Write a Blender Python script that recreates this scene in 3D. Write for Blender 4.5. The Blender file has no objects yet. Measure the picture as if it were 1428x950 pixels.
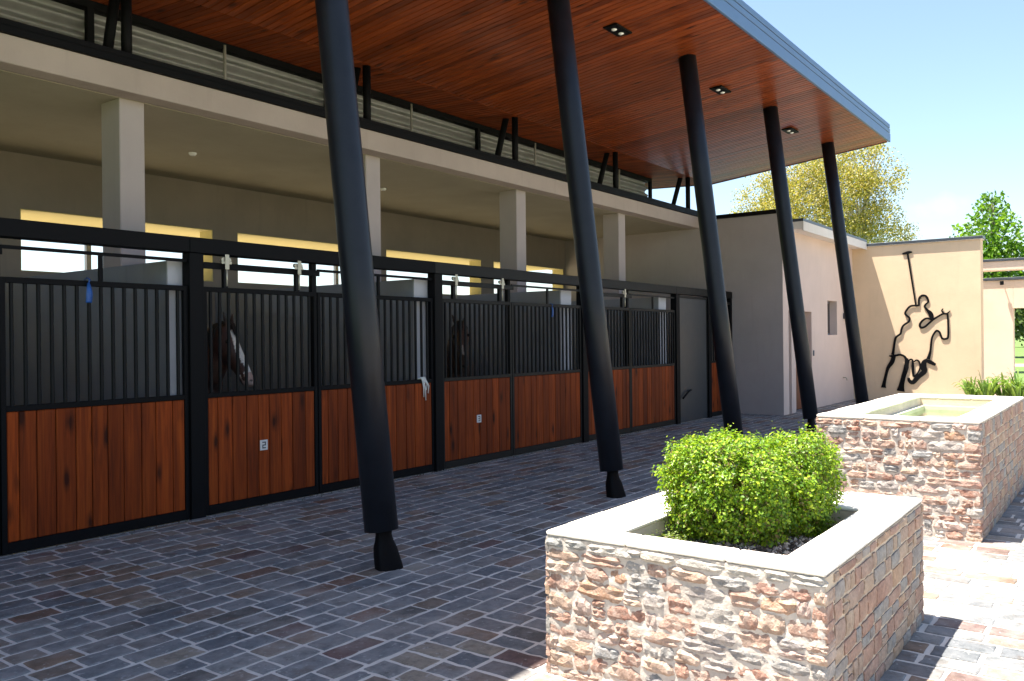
import bpy, math, random
from mathutils import Vector, Matrix, Quaternion, noise
random.seed(7)
scene = bpy.context.scene
COL = scene.collection

# ------------------------------------------------------------------ camera
cam_data = bpy.data.cameras.new('camera')
cam = bpy.data.objects.new('camera', cam_data); COL.objects.link(cam)
cam_data.sensor_width = 36.0
cam_data.lens = 29.745
cam_data.clip_start = 0.05
cam_data.clip_end = 3000.0
_r = Vector((0.59465, -0.80392, -0.01068)); _u = Vector((0.00682, -0.00824, 0.99994)); _f = Vector((0.80396, 0.59469, -0.00058))
cam.matrix_world = Matrix(((_r.x, _u.x, -_f.x, 0.0), (_r.y, _u.y, -_f.y, 0.0), (_r.z, _u.z, -_f.z, 1.6), (0, 0, 0, 1)))
scene.camera = cam

# ------------------------------------------------------------------ world, sun, exposure
SUN = Vector((-0.17, 0.258, 0.95)).normalized()
world = bpy.data.worlds.new('World'); scene.world = world; world.use_nodes = True
wn = world.node_tree.nodes; wl = world.node_tree.links
bg = wn['Background']
CLOUD = (0.9774, 0.1622, 0.1352)
sky = wn.new('ShaderNodeTexSky'); sky.sky_type = 'NISHITA'; sky.sun_disc = False
sky.sun_elevation = math.asin(SUN.z); sky.sun_rotation = math.atan2(SUN.x, SUN.y)
sky.air_density = 1.0; sky.dust_density = 1.2; sky.ozone_density = 1.0; sky.altitude = 50
# one faint fair-weather cloud low in the sky
def wnode(t, **kw):
    nd = wn.new(t)
    for k, v in kw.items(): setattr(nd, k, v)
    return nd
tc = wnode('ShaderNodeTexCoord')
sub_ = wnode('ShaderNodeVectorMath', operation='SUBTRACT'); wl.new(tc.outputs['Generated'], sub_.inputs[0]); sub_.inputs[1].default_value = CLOUD
mp = wnode('ShaderNodeMapping'); wl.new(sub_.outputs[0], mp.inputs[0]); mp.inputs['Scale'].default_value = (26, 26, 62)
ln = wnode('ShaderNodeVectorMath', operation='LENGTH'); wl.new(mp.outputs[0], ln.inputs[0])
nz = wnode('ShaderNodeTexNoise'); wl.new(tc.outputs['Generated'], nz.inputs[0]); nz.inputs['Scale'].default_value = 42; nz.inputs['Detail'].default_value = 6; nz.inputs['Roughness'].default_value = .6
ad = wnode('ShaderNodeMath', operation='MULTIPLY_ADD'); wl.new(nz.outputs['Fac'], ad.inputs[0]); ad.inputs[1].default_value = 1.7; wl.new(ln.outputs['Value'], ad.inputs[2])
mr = wnode('ShaderNodeMapRange'); wl.new(ad.outputs[0], mr.inputs[0]); mr.inputs[1].default_value = 1.7; mr.inputs[2].default_value = 1.1; mr.inputs[3].default_value = 0; mr.inputs[4].default_value = .55
mx = wnode('ShaderNodeMix', data_type='RGBA'); wl.new(mr.outputs[0], mx.inputs[0]); wl.new(sky.outputs[0], mx.inputs[6]); mx.inputs[7].default_value = (3.6, 3.6, 3.6, 1)
wl.new(mx.outputs[2], bg.inputs['Color'])
bg.inputs['Strength'].default_value = 0.082
sd = bpy.data.lights.new('sun', 'SUN'); sd.energy = 5.0; sd.angle = math.radians(0.53); sd.color = (1.0, 0.945, 0.85)
sun = bpy.data.objects.new('sun', sd); COL.objects.link(sun)
sun.rotation_euler = SUN.to_track_quat('Z', 'Y').to_euler(); sun.location = (0, 0, 30)
scene.view_settings.view_transform = 'Standard'
scene.view_settings.look = 'None'
scene.view_settings.exposure = 1.85
scene.view_settings.gamma = 1.0
scene.render.engine = 'CYCLES'
scene.cycles.max_bounces = 10
scene.cycles.diffuse_bounces = 6
scene.cycles.caustics_reflective = False

# ------------------------------------------------------------------ object helpers
def finish(o, parent=None, label=None, cat=None, group=None, kind=None):
    COL.objects.link(o)
    if parent is not None:
        o.parent = parent
        if parent.type == 'EMPTY':
            o.matrix_parent_inverse = Matrix.Translation(-parent.location)
    if label: o['label'] = label
    if cat: o['category'] = cat
    if group: o['group'] = group
    if kind: o['kind'] = kind
    return o

def thing(name, loc, label, cat, group=None):
    o = bpy.data.objects.new(name, None); o.location = loc
    o.empty_display_size = 0.2
    return finish(o, None, label, cat, group)

def meshobj(name, me, mat, parent=None, loc=(0, 0, 0), rot=None, scale=None, **kw):
    o = bpy.data.objects.new(name, me)
    if mat is not None and not me.materials: me.materials.append(mat)
    o.location = loc
    if rot is not None: o.rotation_euler = rot
    if scale is not None: o.scale = scale
    return finish(o, parent, **kw)

class MB:
    """collects faces"""
    def __init__(self): self.v = []; self.f = []; self.m = []; self.sm = []
    def add(self, vs, fs, mi=0, smooth=False):
        b = len(self.v); self.v.extend(tuple(p) for p in vs)
        for f in fs: self.f.append(tuple(i + b for i in f)); self.m.append(mi); self.sm.append(smooth)
    def box(self, a, b, bev=0.0, mi=0):
        x0, y0, z0 = (min(a[i], b[i]) for i in range(3)); x1, y1, z1 = (max(a[i], b[i]) for i in range(3))
        if bev <= 0:
            vs = [(x0,y0,z0),(x1,y0,z0),(x1,y1,z0),(x0,y1,z0),(x0,y0,z1),(x1,y0,z1),(x1,y1,z1),(x0,y1,z1)]
            self.add(vs, [(0,3,2,1),(4,5,6,7),(0,1,5,4),(1,2,6,5),(2,3,7,6),(3,0,4,7)], mi); return
        c = bev
        vs = []; idx = {}
        for ix, X in enumerate((x0, x1)):
            for iy, Y in enumerate((y0, y1)):
                for iz, Z in enumerate((z0, z1)):
                    sx = 1 if ix == 0 else -1; sy = 1 if iy == 0 else -1; sz = 1 if iz == 0 else -1
                    for ax in range(3):
                        p = [X + sx*c, Y + sy*c, Z + sz*c]; p[ax] = (X, Y, Z)[ax]
                        idx[(ix,iy,iz,ax)] = len(vs); vs.append(p)
        fs = []
        I = idx
        for ax in range(3):
            o1, o2 = [k for k in range(3) if k != ax]
            for s in (0, 1):
                q = []
                for (p, r) in ((0,0),(1,0),(1,1),(0,1)):
                    k = [0,0,0]; k[ax] = s; k[o1] = p; k[o2] = r; q.append(I[(k[0],k[1],k[2],ax)])
                flip = (s == 0) ^ (ax == 1)
                fs.append(tuple(reversed(q)) if flip else tuple(q))
        for ax in range(3):   # edges along ax
            o1, o2 = [k for k in range(3) if k != ax]
            for p in (0,1):
                for r in (0,1):
                    k0 = [0,0,0]; k0[o1] = p; k0[o2] = r; k1 = list(k0); k1[ax] = 1
                    fs.append((I[(*k0,o1)], I[(*k1,o1)], I[(*k1,o2)], I[(*k0,o2)]))
        for ix in (0,1):
            for iy in (0,1):
                for iz in (0,1): fs.append((I[(ix,iy,iz,0)], I[(ix,iy,iz,1)], I[(ix,iy,iz,2)]))
        self.add(vs, fs, mi)
    def tube(self, pts, rad, n=12, mi=0, cap=True, smooth=True):
        pts = [Vector(p) for p in pts]
        rad = rad if isinstance(rad, (list, tuple)) else [rad] * len(pts)
        t0 = (pts[1] - pts[0]).normalized()
        ref = Vector((0,0,1)) if abs(t0.z) < .9 else Vector((1,0,0))
        a = t0.cross(ref).normalized()
        vs = []
        for i, p in enumerate(pts):
            t = ((pts[min(i+1, len(pts)-1)] - pts[max(i-1, 0)])).normalized()
            a = (a - t * a.dot(t)).normalized(); b = t.cross(a)
            for k in range(n):
                an = 2*math.pi*k/n; vs.append(p + (a*math.cos(an) + b*math.sin(an)) * rad[i])
        fs = []
        for i in range(len(pts)-1):
            for k in range(n):
                k2 = (k+1) % n
                fs.append((i*n+k, i*n+k2, (i+1)*n+k2, (i+1)*n+k))
        self.add(vs, fs, mi, smooth)
        if cap:
            b0 = len(self.v) - len(vs)
            self.f.append(tuple(b0 + k for k in reversed(range(n)))); self.m.append(mi); self.sm.append(False)
            self.f.append(tuple(b0 + (len(pts)-1)*n + k for k in range(n))); self.m.append(mi); self.sm.append(False)
    def mesh(self, name, mats=(), fix=True):
        me = bpy.data.meshes.new(name)
        me.from_pydata([tuple(p) for p in self.v], [], self.f)
        if self.f:
            me.polygons.foreach_set('material_index', self.m)
            me.polygons.foreach_set('use_smooth', self.sm)
        for m in mats: me.materials.append(m)
        me.update()
        if fix:
            import bmesh
            bm = bmesh.new(); bm.from_mesh(me); bmesh.ops.recalc_face_normals(bm, faces=bm.faces[:]); bm.to_mesh(me); bm.free()
        return me
    def build(self, name, mat, parent=None, fix=True, **kw):
        return meshobj(name, self.mesh(name, [mat], fix), None, parent, **kw)

def boxpart(name, a, b, mat, parent=None, bev=0.0, **kw):
    m = MB(); m.box(a, b, bev); return m.build(name, mat, parent, fix=True, **kw)
def tubepart(name, pts, rad, mat, parent=None, n=12, **kw):
    m = MB(); m.tube(pts, rad, n); return m.build(name, mat, parent, **kw)

# ------------------------------------------------------------------ material helpers
class NT:
    def __init__(self, name):
        self.mat = bpy.data.materials.new(name); self.mat.use_nodes = True
        self.n = self.mat.node_tree.nodes; self.l = self.mat.node_tree.links
        self.bsdf = self.n['Principled BSDF']; self.out = self.n['Material Output']
    def node(self, t, **kw):
        nd = self.n.new(t)
        for k, v in kw.items():
            if hasattr(nd, k): setattr(nd, k, v)
        return nd
    def link(self, a, b): self.l.new(a, b)
    def put(self, sock, val):
        s = self.bsdf.inputs[sock] if isinstance(sock, str) else sock
        if hasattr(val, 'is_output') or hasattr(val, 'links'): self.l.new(val, s)
        else:
            if isinstance(val, (tuple, list)) and len(val) == 3 and s.type == 'RGBA': val = (*val, 1)
            s.default_value = val
    def pos(self, kind='Position'):
        if kind == 'Position': return self.node('ShaderNodeNewGeometry').outputs['Position']
        return self.node('ShaderNodeTexCoord').outputs[kind]
    def mapping(self, vec, scale=(1,1,1), loc=(0,0,0), rot=(0,0,0)):
        m = self.node('ShaderNodeMapping'); self.link(vec, m.inputs['Vector'])
        m.inputs['Scale'].default_value = scale; m.inputs['Location'].default_value = loc; m.inputs['Rotation'].default_value = rot
        return m.outputs[0]
    def noise(self, vec, scale=5, detail=4, rough=.55, dist=0):
        t = self.node('ShaderNodeTexNoise'); self.link(vec, t.inputs['Vector'])
        t.inputs['Scale'].default_value = scale; t.inputs['Detail'].default_value = detail
        t.inputs['Roughness'].default_value = rough; t.inputs['Distortion'].default_value = dist
        return t.outputs['Fac']
    def voronoi(self, vec, scale=5, feature='F1', out='Distance'):
        t = self.node('ShaderNodeTexVoronoi'); t.feature = feature; self.link(vec, t.inputs['Vector'])
        t.inputs['Scale'].default_value = scale; return t.outputs[out]
    def ramp(self, fac, stops, interp='LINEAR'):
        r = self.node('ShaderNodeValToRGB'); r.color_ramp.interpolation = interp
        e = r.color_ramp.elements
        while len(e) > 1: e.remove(e[0])
        for i, (p, c) in enumerate(stops):
            el = e[0] if i == 0 else e.new(p)
            el.position = p; el.color = (*c, 1) if len(c) == 3 else c
        self.link(fac, r.inputs[0]); return r.outputs[0]
    def math(self, op, a, b=None, clamp=False):
        m = self.node('ShaderNodeMath'); m.operation = op; m.use_clamp = clamp
        for i, x in enumerate((a, b)):
            if x is None: continue
            if isinstance(x, (int, float)): m.inputs[i].default_value = x
            else: self.link(x, m.inputs[i])
        return m.outputs[0]
    def mix(self, fac, a, b, mode='MIX'):
        m = self.node('ShaderNodeMix'); m.data_type = 'RGBA'; m.blend_type = mode
        for s, x in ((m.inputs[0], fac), (m.inputs[6], a), (m.inputs[7], b)):
            if isinstance(x, (int, float)): s.default_value = x
            elif isinstance(x, (tuple, list)): s.default_value = (*x, 1) if len(x) == 3 else x
            else: self.link(x, s)
        return m.outputs[2]
    def bump(self, h, strength=.3, dist=.01, normal=None):
        b = self.node('ShaderNodeBump'); b.inputs['Strength'].default_value = strength; b.inputs['Distance'].default_value = dist
        self.link(h, b.inputs['Height'])
        if normal is not None: self.link(normal, b.inputs['Normal'])
        self.link(b.outputs[0], self.bsdf.inputs['Normal']); return b.outputs[0]
    def offset_by_random(self, vec, src='object', k=37.0):
        if src == 'object': r = self.node('ShaderNodeObjectInfo').outputs['Random']
        else: r = self.node('ShaderNodeNewGeometry').outputs['Random Per Island']
        s = self.math('MULTIPLY', r, k)
        c = self.node('ShaderNodeCombineXYZ')
        for i in range(3): self.link(s, c.inputs[i])
        v = self.node('ShaderNodeVectorMath'); v.operation = 'ADD'; self.link(vec, v.inputs[0]); self.link(c.outputs[0], v.inputs[1])
        return v.outputs[0], r

def plaster(name, col, var=.12, bump=.25, stain=.25, rough=.9):
    t = NT(name); p = t.pos()
    n1 = t.noise(p, 1.3, 5, .6); n2 = t.noise(p, 45, 4, .6)
    streak = t.noise(t.mapping(p, (3.0, 3.0, .35)), 2.2, 5, .65)
    dark = tuple(c * (1 - stain) for c in col); lite = tuple(min(1, c * (1 + var)) for c in col)
    c1 = t.ramp(n1, [(.3, tuple(c*(1-var) for c in col)), (.7, lite)])
    m = t.ramp(streak, [(.55, (0,0,0)), (.8, (1,1,1))])
    c2 = t.mix(t.math('MULTIPLY', m, .55), c1, dark)
    t.put('Base Color', c2); t.put('Roughness', rough)
    h = t.math('ADD', t.math('MULTIPLY', n2, .6), t.math('MULTIPLY', t.noise(p, 9, 3, .6), .8))
    t.bump(h, bump, .008)
    return t.mat

def metal_paint(name, col, rough=.4, var=.25, bump=.05, coat=0.0, metallic=0.0, spec=.5):
    t = NT(name); p = t.pos()
    n = t.noise(p, 6, 6, .65); n2 = t.noise(p, 60, 3, .6)
    t.put('Base Color', t.ramp(n, [(.3, tuple(c*(1-var) for c in col)), (.75, tuple(c*(1+var) for c in col))]))
    r = t.node('ShaderNodeMapRange'); t.link(n, r.inputs[0]); r.inputs[3].default_value = rough*.75; r.inputs[4].default_value = min(1, rough*1.35)
    t.put('Roughness', r.outputs[0]); t.put('Metallic', metallic); t.put('Coat Weight', coat); t.put('Specular IOR Level', spec)
    t.bump(n2, bump, .004)
    return t.mat

def wood(name, dark, mid, lite, axis, src='object', rough=.45, coat=.0, grain=1.0, knots=True, spec=.5):
    """axis = direction of the grain"""
    t = NT(name); p, rnd = t.offset_by_random(t.pos(), src)
    sc = [22.0, 22.0, 22.0]; sc[axis] = 1.1
    v = t.mapping(p, tuple(sc))
    g = t.noise(v, 1.0, 6, .65, .6)
    sc2 = [95.0, 95.0, 95.0]; sc2[axis] = 2.5
    g2 = t.noise(t.mapping(p, tuple(sc2)), 1.0, 4, .6)
    c = t.ramp(g, [(.28, dark), (.52, mid), (.78, lite)])
    c = t.mix(t.math('MULTIPLY', t.ramp(g2, [(.35, (1,1,1)), (.6, (0,0,0))]), .35*grain), c, tuple(x*.45 for x in dark))
    tone = t.ramp(rnd, [(0, (.62,.58,.55)), (.3, (.85,.82,.8)), (.6, (1,1,1)), (1, (1.25,1.2,1.12))])
    c = t.mix(1.0, c, tone, 'MULTIPLY')
    if knots:
        sk = [9.0, 9.0, 9.0]; sk[axis] = 3.2
        kn = t.voronoi(t.mapping(p, tuple(sk)), .62)
        c = t.mix(t.ramp(t.math('ADD', kn, t.math('MULTIPLY', t.math('SUBTRACT', g, .5), .25)), [(.07, (.95,.95,.95)), (.13, (.5,.5,.5)), (.24, (0,0,0))]), c, tuple(x*.25 for x in dark))
    t.put('Base Color', c); t.put('Roughness', rough); t.put('Coat Weight', coat); t.put('Coat Roughness', .18); t.put('Specular IOR Level', spec)
    t.bump(t.math('ADD', g, t.math('MULTIPLY', g2, .5)), .25, .004)
    return t.mat

def leafmat(name, stops, src='island', trans=.45, rough=.5, gloss=.35):
    t = NT(name)
    rnd = t.node('ShaderNodeNewGeometry').outputs['Random Per Island'] if src == 'island' else t.node('ShaderNodeObjectInfo').outputs['Random']
    c = t.ramp(rnd, stops)
    t.put('Base Color', c); t.put('Roughness', rough); t.put('Specular IOR Level', gloss)
    tr = t.node('ShaderNodeBsdfTranslucent'); t.link(t.mix(1.0, c, (1.3, 1.25, .55), 'MULTIPLY'), tr.inputs[0])
    mx = t.node('ShaderNodeMixShader'); mx.inputs[0].default_value = trans
    t.link(t.bsdf.outputs[0], mx.inputs[1]); t.link(tr.outputs[0], mx.inputs[2]); t.link(mx.outputs[0], t.out.inputs[0])
    return t.mat

def stonemat(name, stops, src='object', bump=.9, smear=.45, smearcol=(.62,.55,.46), scale=1.0):
    t = NT(name); p, rnd = t.offset_by_random(t.pos(), src)
    c = t.ramp(rnd, stops, 'CONSTANT')
    n1 = t.noise(p, 14*scale, 6, .7); n2 = t.noise(p, 70*scale, 5, .7)
    c = t.mix(1.0, c, t.ramp(n1, [(.25, (.6,.57,.55)), (.55, (1,1,1)), (.8, (1.35,1.3,1.25))]), 'MULTIPLY')
    c = t.mix(1.0, c, t.ramp(n2, [(.3, (.75,.75,.75)), (.7, (1.2,1.2,1.2))]), 'MULTIPLY')
    w = t.noise(t.pos(), 9*scale, 6, .75)
    c = t.mix(t.math('MULTIPLY', t.ramp(w, [(.44, (0,0,0)), (.62, (1,1,1))]), smear), c, smearcol)
    t.put('Base Color', c); t.put('Roughness', .92); t.put('Specular IOR Level', .2)
    h = t.math('ADD', t.math('MULTIPLY', n1, 1.0), t.math('MULTIPLY', n2, .4))
    t.bump(h, bump, .02)
    return t.mat

# ------------------------------------------------------------------ materials
M = {}
M['slab'] = plaster('render_beige', (.40, .33, .29), .08, .2, .25)
M['soffit_plaster'] = plaster('render_olive', (.32, .285, .205), .08, .15, .15)
M['back_wall'] = plaster('render_taupe', (.225, .185, .15), .1, .2, .2)
M['pillar'] = plaster('render_pillar', (.40, .345, .33), .06, .2, .15)
M['partition'] = plaster('render_grey', (.26, .275, .30), .12, .2, .3)
M['partition_lit_end'] = plaster('render_grey_lit', (.44, .44, .47), .08, .2, .2)  # partition grey made paler: light on its front face put into the colour
M['reveal'] = plaster('render_yellow', (.47, .40, .18), .05, .15, .08)
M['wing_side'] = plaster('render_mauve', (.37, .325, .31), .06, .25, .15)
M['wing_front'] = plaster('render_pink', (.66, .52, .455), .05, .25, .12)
M['peach'] = plaster('render_peach', (.68, .51, .34), .06, .3, .12)
M['peach_pale'] = plaster('render_pale_peach', (.70, .54, .42), .06, .3, .12)
M['eave'] = plaster('render_white', (.70, .65, .60), .05, .2, .1)
M['black_metal'] = metal_paint('black_metal', (.0045, .0045, .0055), .55, .3, .05, spec=.1)
M['brown_metal'] = metal_paint('brown_black_metal', (.009, .008, .0075), .5, .3, .05, spec=.2)
M['column'] = metal_paint('column_paint', (.008, .010, .016), .40, .3, .06, spec=.3)
M['bar'] = metal_paint('bar_metal', (.004, .004, .005), .55, .3, .04, spec=.2)
M['cap'] = metal_paint('roof_cap', (.05, .06, .075), .35, .2, .05)
M['fascia'] = metal_paint('fascia_blue', (.065, .13, .25), .38, .12, .05)
M['corrugated'] = metal_paint('galvanised', (.30, .295, .29), .45, .15, .06, metallic=.25)
M['pipe'] = metal_paint('grey_pipe', (.35, .33, .31), .5, .15, .05)
M['grey_sheet'] = metal_paint('grey_sheet', (.030, .034, .040), .4, .12, .05)
M['galv_roller'] = metal_paint('zinc', (.48, .44, .35), .4, .2, .1, metallic=.5)
M['board'] = wood('stall_board', (.11, .018, .003), (.25, .042, .005), (.37, .075, .009), 2, rough=.6, coat=.0, spec=.15)
M['board_door'] = wood('door_board', (.12, .03, .012), (.22, .06, .02), (.33, .11, .04), 2, rough=.5)
M['soffit'] = wood('soffit_board', (.13, .024, .005), (.25, .051, .010), (.36, .090, .018), 1, rough=.36, coat=.25, knots=True)
M['soffit_far'] = wood('soffit_board_joined', (.13, .024, .005), (.25, .051, .010), (.36, .090, .018), 1, src='island', rough=.6, coat=.0, spec=.2)
M['blue'] = metal_paint('blue_plastic', (.01, .08, .32), .4, .1, .02)
M['rope'] = plaster('rope_white', (.72, .70, .66), .1, .3, .2)
M['white_plate'] = plaster('plate_white', (.62, .60, .58), .05, .05, .1, .5)
M['digit'] = metal_paint('digit_dark', (.03, .035, .045), .5, .1, .02)
M['white_lamp'] = metal_paint('lamp_white', (.85, .85, .83), .15, .03, .0, coat=.5)
M['frame_grey'] = metal_paint('window_frame', (.13, .14, .16), .45, .15, .03)

def concrete(name, col, bump=.5):
    t = NT(name); p = t.pos()
    n1 = t.noise(p, 3.0, 6, .65); n2 = t.noise(p, 30, 6, .7)
    c = t.ramp(n1, [(.3, tuple(x*.8 for x in col)), (.7, tuple(min(1, x*1.12) for x in col))])
    c = t.mix(t.math('MULTIPLY', t.ramp(t.noise(p, 11, 5, .7), [(.6, (0,0,0)), (.75, (1,1,1))]), .5), c, tuple(x*.5 for x in col))
    t.put('Base Color', c); t.put('Roughness', .9)
    t.bump(t.math('ADD', n1, t.math('MULTIPLY', n2, .6)), bump, .012)
    return t.mat
M['mortar'] = concrete('mortar', (.60, .52, .445), .9)
M['mortar_tan'] = concrete('mortar_tan', (.62, .51, .38), .7)
M['coping'] = concrete('cement_coping', (.80, .75, .66), .35)
M['paving_bed'] = concrete('paving_mortar', (.62, .57, .51), .6)

# paving stones
PSTOPS = [(0, (.165,.170,.175)), (.15, (.205,.205,.205)), (.30, (.180,.183,.186)), (.42, (.225,.220,.212)), (.53, (.135,.142,.150)),
          (.63, (.185,.172,.165)), (.70, (.195,.155,.125)), (.77, (.215,.150,.108)), (.82, (.150,.098,.088)), (.86, (.265,.225,.178)),
          (.91, (.185,.112,.082)), (.95, (.120,.112,.104))]
def pavermat(name, src):
    t = NT(name); p, rnd = t.offset_by_random(t.pos(), src)
    c = t.ramp(rnd, PSTOPS, 'CONSTANT')
    n1 = t.noise(p, 13, 8, .75); n2 = t.noise(p, 60, 4, .7)
    c = t.mix(1.0, c, t.ramp(n1, [(.28, (.45,.5,.5)), (.5, (.95,.95,.95)), (.8, (1.45,1.42,1.38))]), 'MULTIPLY')
    c = t.mix(t.math('MULTIPLY', t.ramp(t.noise(p, 5, 4, .6), [(.56, (0,0,0)), (.68, (1,1,1))]), .5), c, (.12, .085, .06))
    w = t.noise(t.pos(), 1.6, 7, .72, .4)
    c = t.mix(t.math('MULTIPLY', t.ramp(w, [(.47, (0,0,0)), (.68, (1,1,1))]), .6), c, (.36, .33, .30))
    sp = t.noise(t.pos(), 26, 3, .6)
    c = t.mix(t.math('MULTIPLY', t.ramp(sp, [(.62, (0,0,0)), (.68, (1,1,1))]), .5), c, (.40, .39, .38))
    dk = t.noise(t.pos(), 17, 5, .7)
    c = t.mix(t.math('MULTIPLY', t.ramp(dk, [(.60, (0,0,0)), (.70, (1,1,1))]), .5), c, (.055, .048, .042))
    t.put('Base Color', c)
    r = t.node('ShaderNodeMapRange'); t.link(n1, r.inputs[0]); r.inputs[3].default_value = .6; r.inputs[4].default_value = .95
    t.put('Roughness', r.outputs[0]); t.put('Specular IOR Level', .3)
    t.bump(t.math('ADD', n1, t.math('MULTIPLY', n2, .35)), .45, .012)
    return t.mat
M['paver'] = pavermat('paving_stone', 'object')
M['paver_far'] = pavermat('paving_stone_joined', 'island')

SSTOPS = [(0, (.41,.245,.185)), (.12, (.36,.195,.145)), (.24, (.43,.285,.22)), (.35, (.36,.32,.30)), (.45, (.40,.235,.185)), (.55, (.47,.33,.25)),
          (.64, (.27,.265,.26)), (.72, (.38,.22,.165)), (.80, (.49,.36,.31)), (.88, (.40,.37,.34)), (.94, (.45,.27,.18))]
M['stone'] = stonemat('rubble_stone', SSTOPS, 'object', .9, .5, (.62,.53,.45))
M['stone_far'] = stonemat('rubble_stone_joined', SSTOPS, 'island', .9, .5, (.62,.53,.45))
CSTOPS = [(0, (.43,.275,.205)), (.14, (.38,.235,.18)), (.28, (.42,.31,.24)), (.42, (.32,.29,.265)), (.54, (.41,.265,.205)), (.66, (.45,.335,.25)),
          (.76, (.31,.295,.275)), (.86, (.45,.30,.20)), (.93, (.37,.26,.21))]
M['stone_cut'] = stonemat('cut_stone', CSTOPS, 'object', .5, .25, (.5,.42,.32))
M['stone_cut_far'] = stonemat('cut_stone_joined', CSTOPS, 'island', .5, .25, (.5,.42,.32))
M['stone_edge'] = stonemat('edge_stone', [(0, (.36,.345,.32)), (.3, (.42,.39,.35)), (.6, (.31,.305,.29)), (.8, (.45,.40,.34))], 'object', .8, .45)

# ================================================================== SETTING
def grassmat():
    t = NT('lawn'); p = t.pos()
    n = t.noise(p, .25, 6, .7); n2 = t.noise(p, 9, 4, .7)
    c = t.ramp(n, [(.3, (.075,.135,.026)), (.55, (.105,.17,.035)), (.75, (.17,.20,.06))])
    c = t.mix(1.0, c, t.ramp(n2, [(.3, (.75,.75,.7)), (.7, (1.2,1.2,1.1))]), 'MULTIPLY')
    t.put('Base Color', c); t.put('Roughness', .95); t.bump(n2, .6, .05)
    return t.mat
M['lawn'] = grassmat()
m = MB(); G = 900
m.add([(-G,-G,-.03),(G,-G,-.03),(G,G,-.03),(-G,G,-.03)], [(0,1,2,3)])
m.build('ground', M['lawn'], kind='structure')
boxpart('country_road', (50, -120, -.03), (54, 200, -.012), concrete('dirt_road', (.42,.38,.32)), kind='structure')

boxpart('bounce_ground_front', (-14, -22, -.029), (26, -3.31, -.004), concrete('bounce_gravel', (.52,.45,.37), .8), kind='structure')  # unseen pale ground added to bounce sunlight onto soffit, slab and walls
# -- courtyard paving ------------------------------------------------
X0, X1, Y0, YB, Y1 = -1.2, 26.2, -3.2, 3.05, 6.86
paving = boxpart('courtyard_paving', (X0-.1, Y0-.1, -.028), (X1+.1, 6.98, .0085), M['paving_bed'], kind='structure')
PV = []
for k in range(14):     # unit setts, x = length, y = width, top at z = 1
    rr = random.Random(100 + k); j = lambda a: rr.uniform(-a, a)
    nx = 4
    ring = []
    for i in range(nx): ring.append((-.5 + i/nx + (j(.02) if i else j(.015)), -.5 + j(.045)))
    ring.append((.5 + j(.015), -.5 + j(.045)))
    ring.append((.5 + j(.025), j(.1)))
    for i in range(nx): ring.append((.5 - i/nx + j(.02), .5 + j(.045)))
    ring.append((-.5 + j(.015), .5 + j(.045)))
    ring.append((-.5 + j(.025), j(.1)))
    vs = [(x, y, 0) for x, y in ring] + [(x, y, .72) for x, y in ring]
    n = len(ring)
    tilt = (j(.1), j(.1))
    vs += [(x*.955, y*.92, 1 + x*tilt[0] + y*tilt[1] + j(.05)) for x, y in ring]
    fs = []
    for a in (0, n):
        for i in range(n): fs.append((a+i, a+(i+1) % n, a+n+(i+1) % n, a+n+i))
    fs.append(tuple(range(2*n, 3*n)))
    PV.append((vs, fs))
PME = []
for k, (vs, fs) in enumerate(PV):
    me = bpy.data.meshes.new('paving_stone'); me.from_pydata(vs, [], fs); me.materials.append(M['paver']); me.update(); PME.append(me)
BLOCK = [(3.46, 1.14, 5.04, 2.12), (7.45, 1.14, 10.33, 2.05)]
setts = []
rr = random.Random(5)
y = YB
row = 0
while y < Y1 - .06:
    w = .160 + rr.uniform(-.010, .011)
    if y + w > Y1: w = Y1 - y
    x = X0 + rr.uniform(0, .2)
    while x < X1:
        L = rr.choice((.2, .22, .24, .26, .27, .28, .3, .33)) + rr.uniform(-.012, .012)
        if rr.random() < .06: L = .13
        setts.append((x + L/2, y + w/2, L - .024, w - .025, 0.0)); x += L
    y += w; row += 1
x = X0
while x < X1:
    w = .160 + rr.uniform(-.010, .011)
    y = YB - rr.uniform(0, .02)
    first = True
    while y > Y0:
        L = rr.choice((.19, .22, .24, .26, .27, .29, .31)) + rr.uniform(-.012, .012)
        if first: L = rr.uniform(.09, .27); first = False
        cx_, cy_ = x + w/2, y - L/2
        if not any(a < cx_ < c and b < cy_ < d for a, b, c, d in BLOCK):
            setts.append((cx_, cy_, L - .024, w - .025, math.pi/2))
        y -= L
    x += w
def inview(x, y, z=0):
    d = Vector((x, y, z - 1.6)); q = (d.dot(_r), d.dot(_u), d.dot(_f))
    if q[2] < .2: return None
    u, v = 714 + 1180*q[0]/q[2], 475 - 1180*q[1]/q[2]
    return (u, v, q[2]) if -20 < u < 1448 and v < 965 else None
def hidden(u, v):   # behind the near planter
    return 765 < u < 1280 and v > 700 + (1288-u)*.03
scored = []
for s in setts:
    q = inview(s[0], s[1])
    scored.append((q[2] if q and not hidden(q[0], q[1]) else 1e3, s))
scored.sort(key=lambda t: t[0])
rr = random.Random(9)
def sett_h(): return .008 + rr.uniform(0, .004)
far = MB()
for i, (d, (x, y, L, w, a)) in enumerate(scored):
    k = rr.randrange(14); h = sett_h(); rz = a + rr.uniform(-.012, .012)
    if i < 300:
        meshobj('paving_stone', PME[k], None, paving, (x, y, .004), (0, 0, rz), (L, w, h))
    else:
        if d > 900 and not (-1 < x < 24): continue
        c_, s_ = math.cos(rz), math.sin(rz)
        vs = [(x + p[0]*L*c_ - p[1]*w*s_, y + p[0]*L*s_ + p[1]*w*c_, .004 + p[2]*h) for p in PV[k][0]]
        far.add(vs, PV[k][1])
far.build('paving_stones', M['paver_far'], paving, fix=False, kind='stuff')

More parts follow.
